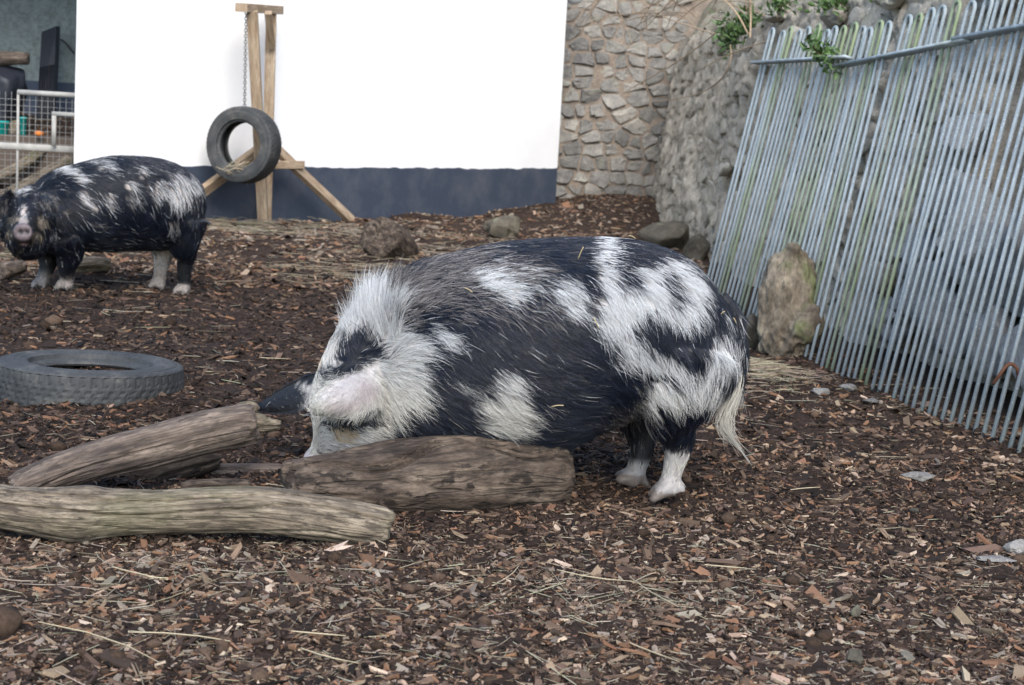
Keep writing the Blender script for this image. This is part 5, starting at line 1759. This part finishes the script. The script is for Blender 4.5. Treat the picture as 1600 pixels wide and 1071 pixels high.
        rm = (blob(u, EAR_RIM_LIGHT) > r2.random(len(P)))[:, None] & (P[:, 1] < 7.36)[:, None]
        c_ = np.where(rm, np.array((0.13, 0.115, 0.10)), c_)
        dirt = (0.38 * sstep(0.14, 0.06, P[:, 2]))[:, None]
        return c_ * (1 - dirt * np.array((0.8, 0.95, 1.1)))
    u = chart(v)
    k = white(v, u + np.stack((4 * vn(v * 22, 93), 3 * vn(v * 22, 94)), -1))[:, None]
    skin = np.array((0.011, 0.011, 0.012)) * (1 - k) + np.array((0.50, 0.43, 0.38)) * k
    tn = blob(u, TAN)[:, None]
    skin = skin * (1 - tn) + tn * np.array((0.2, 0.16, 0.115))
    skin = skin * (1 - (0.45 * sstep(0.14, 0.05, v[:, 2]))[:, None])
    sn = (np.exp(-((v[:, 1] - 6.99) / 0.03) ** 4) * (np.hypot(v[:, 0] - W(36, 363, 6.99)[0], v[:, 2] - W(36, 363, 6.99)[2]) < 0.058))[:, None]
    skin = skin * (1 - sn) + sn * np.array((0.13, 0.102, 0.105))
    for nx in (31, 41):
        c_ = W(nx, 363, 6.992)
        d = np.hypot(v[:, 0] - c_[0], v[:, 2] - c_[2])
        m_ = (np.exp(-(d / 0.0115) ** 4) * (v[:, 1] < 7.1))[:, None]
        skin = skin * (1 - m_) + m_ * 0.012
    mth = np.exp(-((u[:, 0] - 38) / 5) ** 2 - ((u[:, 1] - 383) / 2.6) ** 2)[:, None] * (v[:, 1] < 7.2)[:, None]
    skin = skin * (1 - mth) + mth * np.array((0.45, 0.28, 0.27))
    me = new_mesh('pig', v, f)
    set_attr(me, 'coat', skin)
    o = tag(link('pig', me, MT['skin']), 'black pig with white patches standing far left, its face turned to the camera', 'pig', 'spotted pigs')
    groom = [(36, 363, .1, -.5, .003, .05), (36, 340, .0, -1, .016, .2), (20, 350, -.7, .2, .02, .25), (62, 352, .8, .2, .026, .3), (58, 385, .5, .8, .03, .3), (20, 385, -.4, .9, .03, .3), (38, 395, 0, 1, .03, .3), (36, 300, .1, -1, .035, .6), (70, 320, .7, .5, .016, .15), (5, 325, -.8, .5, .016, .15),
             (90, 270, .9, -.2, .05, .4), (130, 255, 1, 0, .045, .25), (110, 320, .8, .6, .05, .25), (110, 370, .6, .8, .05, .25), (170, 260, 1, .1, .045, .2), (170, 320, .8, .5, .05, .25), (170, 375, .9, .4, .05, .3), (230, 255, 1, .2, .045, .2), (230, 310, .6, .7, .05, .25), (230, 375, .8, .5, .05, .3), (285, 280, .6, .8, .045, .2), (285, 330, .3, .95, .05, .25), (285, 380, .1, 1, .035, .2), (310, 320, .1, 1, .04, .2), (316, 335, 0, 1, .02, .06), (312, 370, -.1, 1, .05, .1), (104, 410, .2, 1, .022, .2), (104, 440, 0, 1, .008, .1), (70, 430, 0, 1, .01, .1), (252, 410, 0, 1, .010, .1), (288, 425, 0, 1, .012, .1)]
    make_coat('coat', v, f4, chart, groom, colour, 11000, 6, 0.0006, o, 6, lambda c_, n_: 1.0 * ((np.hypot(c_[:, 0] - W(36, 363, 7.06)[0], c_[:, 2] - W(36, 363, 7.06)[2]) > 0.058) | (c_[:, 1] > 7.2)), 14, 0.006)
    ve, fe = ICO[3]
    for (x, y, yy) in ((22, 345, 7.195), (56, 349, 7.175)):
        link('eye', new_mesh('eye', ve * 0.011 + W(x, y, yy), fe), MT['eye'], o)
    return v
PIG2 = build_pig_far()
def straw_on_pig():
    u = proj(PIG1)
    b = MB()
    for (x, y, a, l) in ((905, 402, 70, .034), (985, 372, -20, .02), (730, 458, -25, .022), (930, 512, -60, .03), (1146, 505, -60, .014), (1127, 493, 40, .012), (640, 412, -30, .014), (870, 640, 10, .03)):
        d = np.hypot(u[:, 0] - x, u[:, 1] - y) + 40 * (PIG1[:, 1] - PIG1[:, 1].min())
        p = PIG1[np.argmin(d)] + (0, -0.028, 0.012)
        t = np.array((math.cos(R(a)), -0.1, math.sin(R(a)))) * l / 2
        v, f = tube([p - t, p + (0, -0.002, 0.002), p + t], 0.0013, 4, 3)
        b.add(v, f, (0.46, 0.37, 0.2))
    tag(link('straw_bits', b.mesh('straw_bits', True, 'tint'), MT['straw']), 'bits of yellow straw caught in the coat of the large pig', 'straw', None, 'stuff')
straw_on_pig()
print('script', round(time.time() - T0, 1), 's', sum(len(o.data.polygons) for o in COL.objects if o.type == 'MESH'))
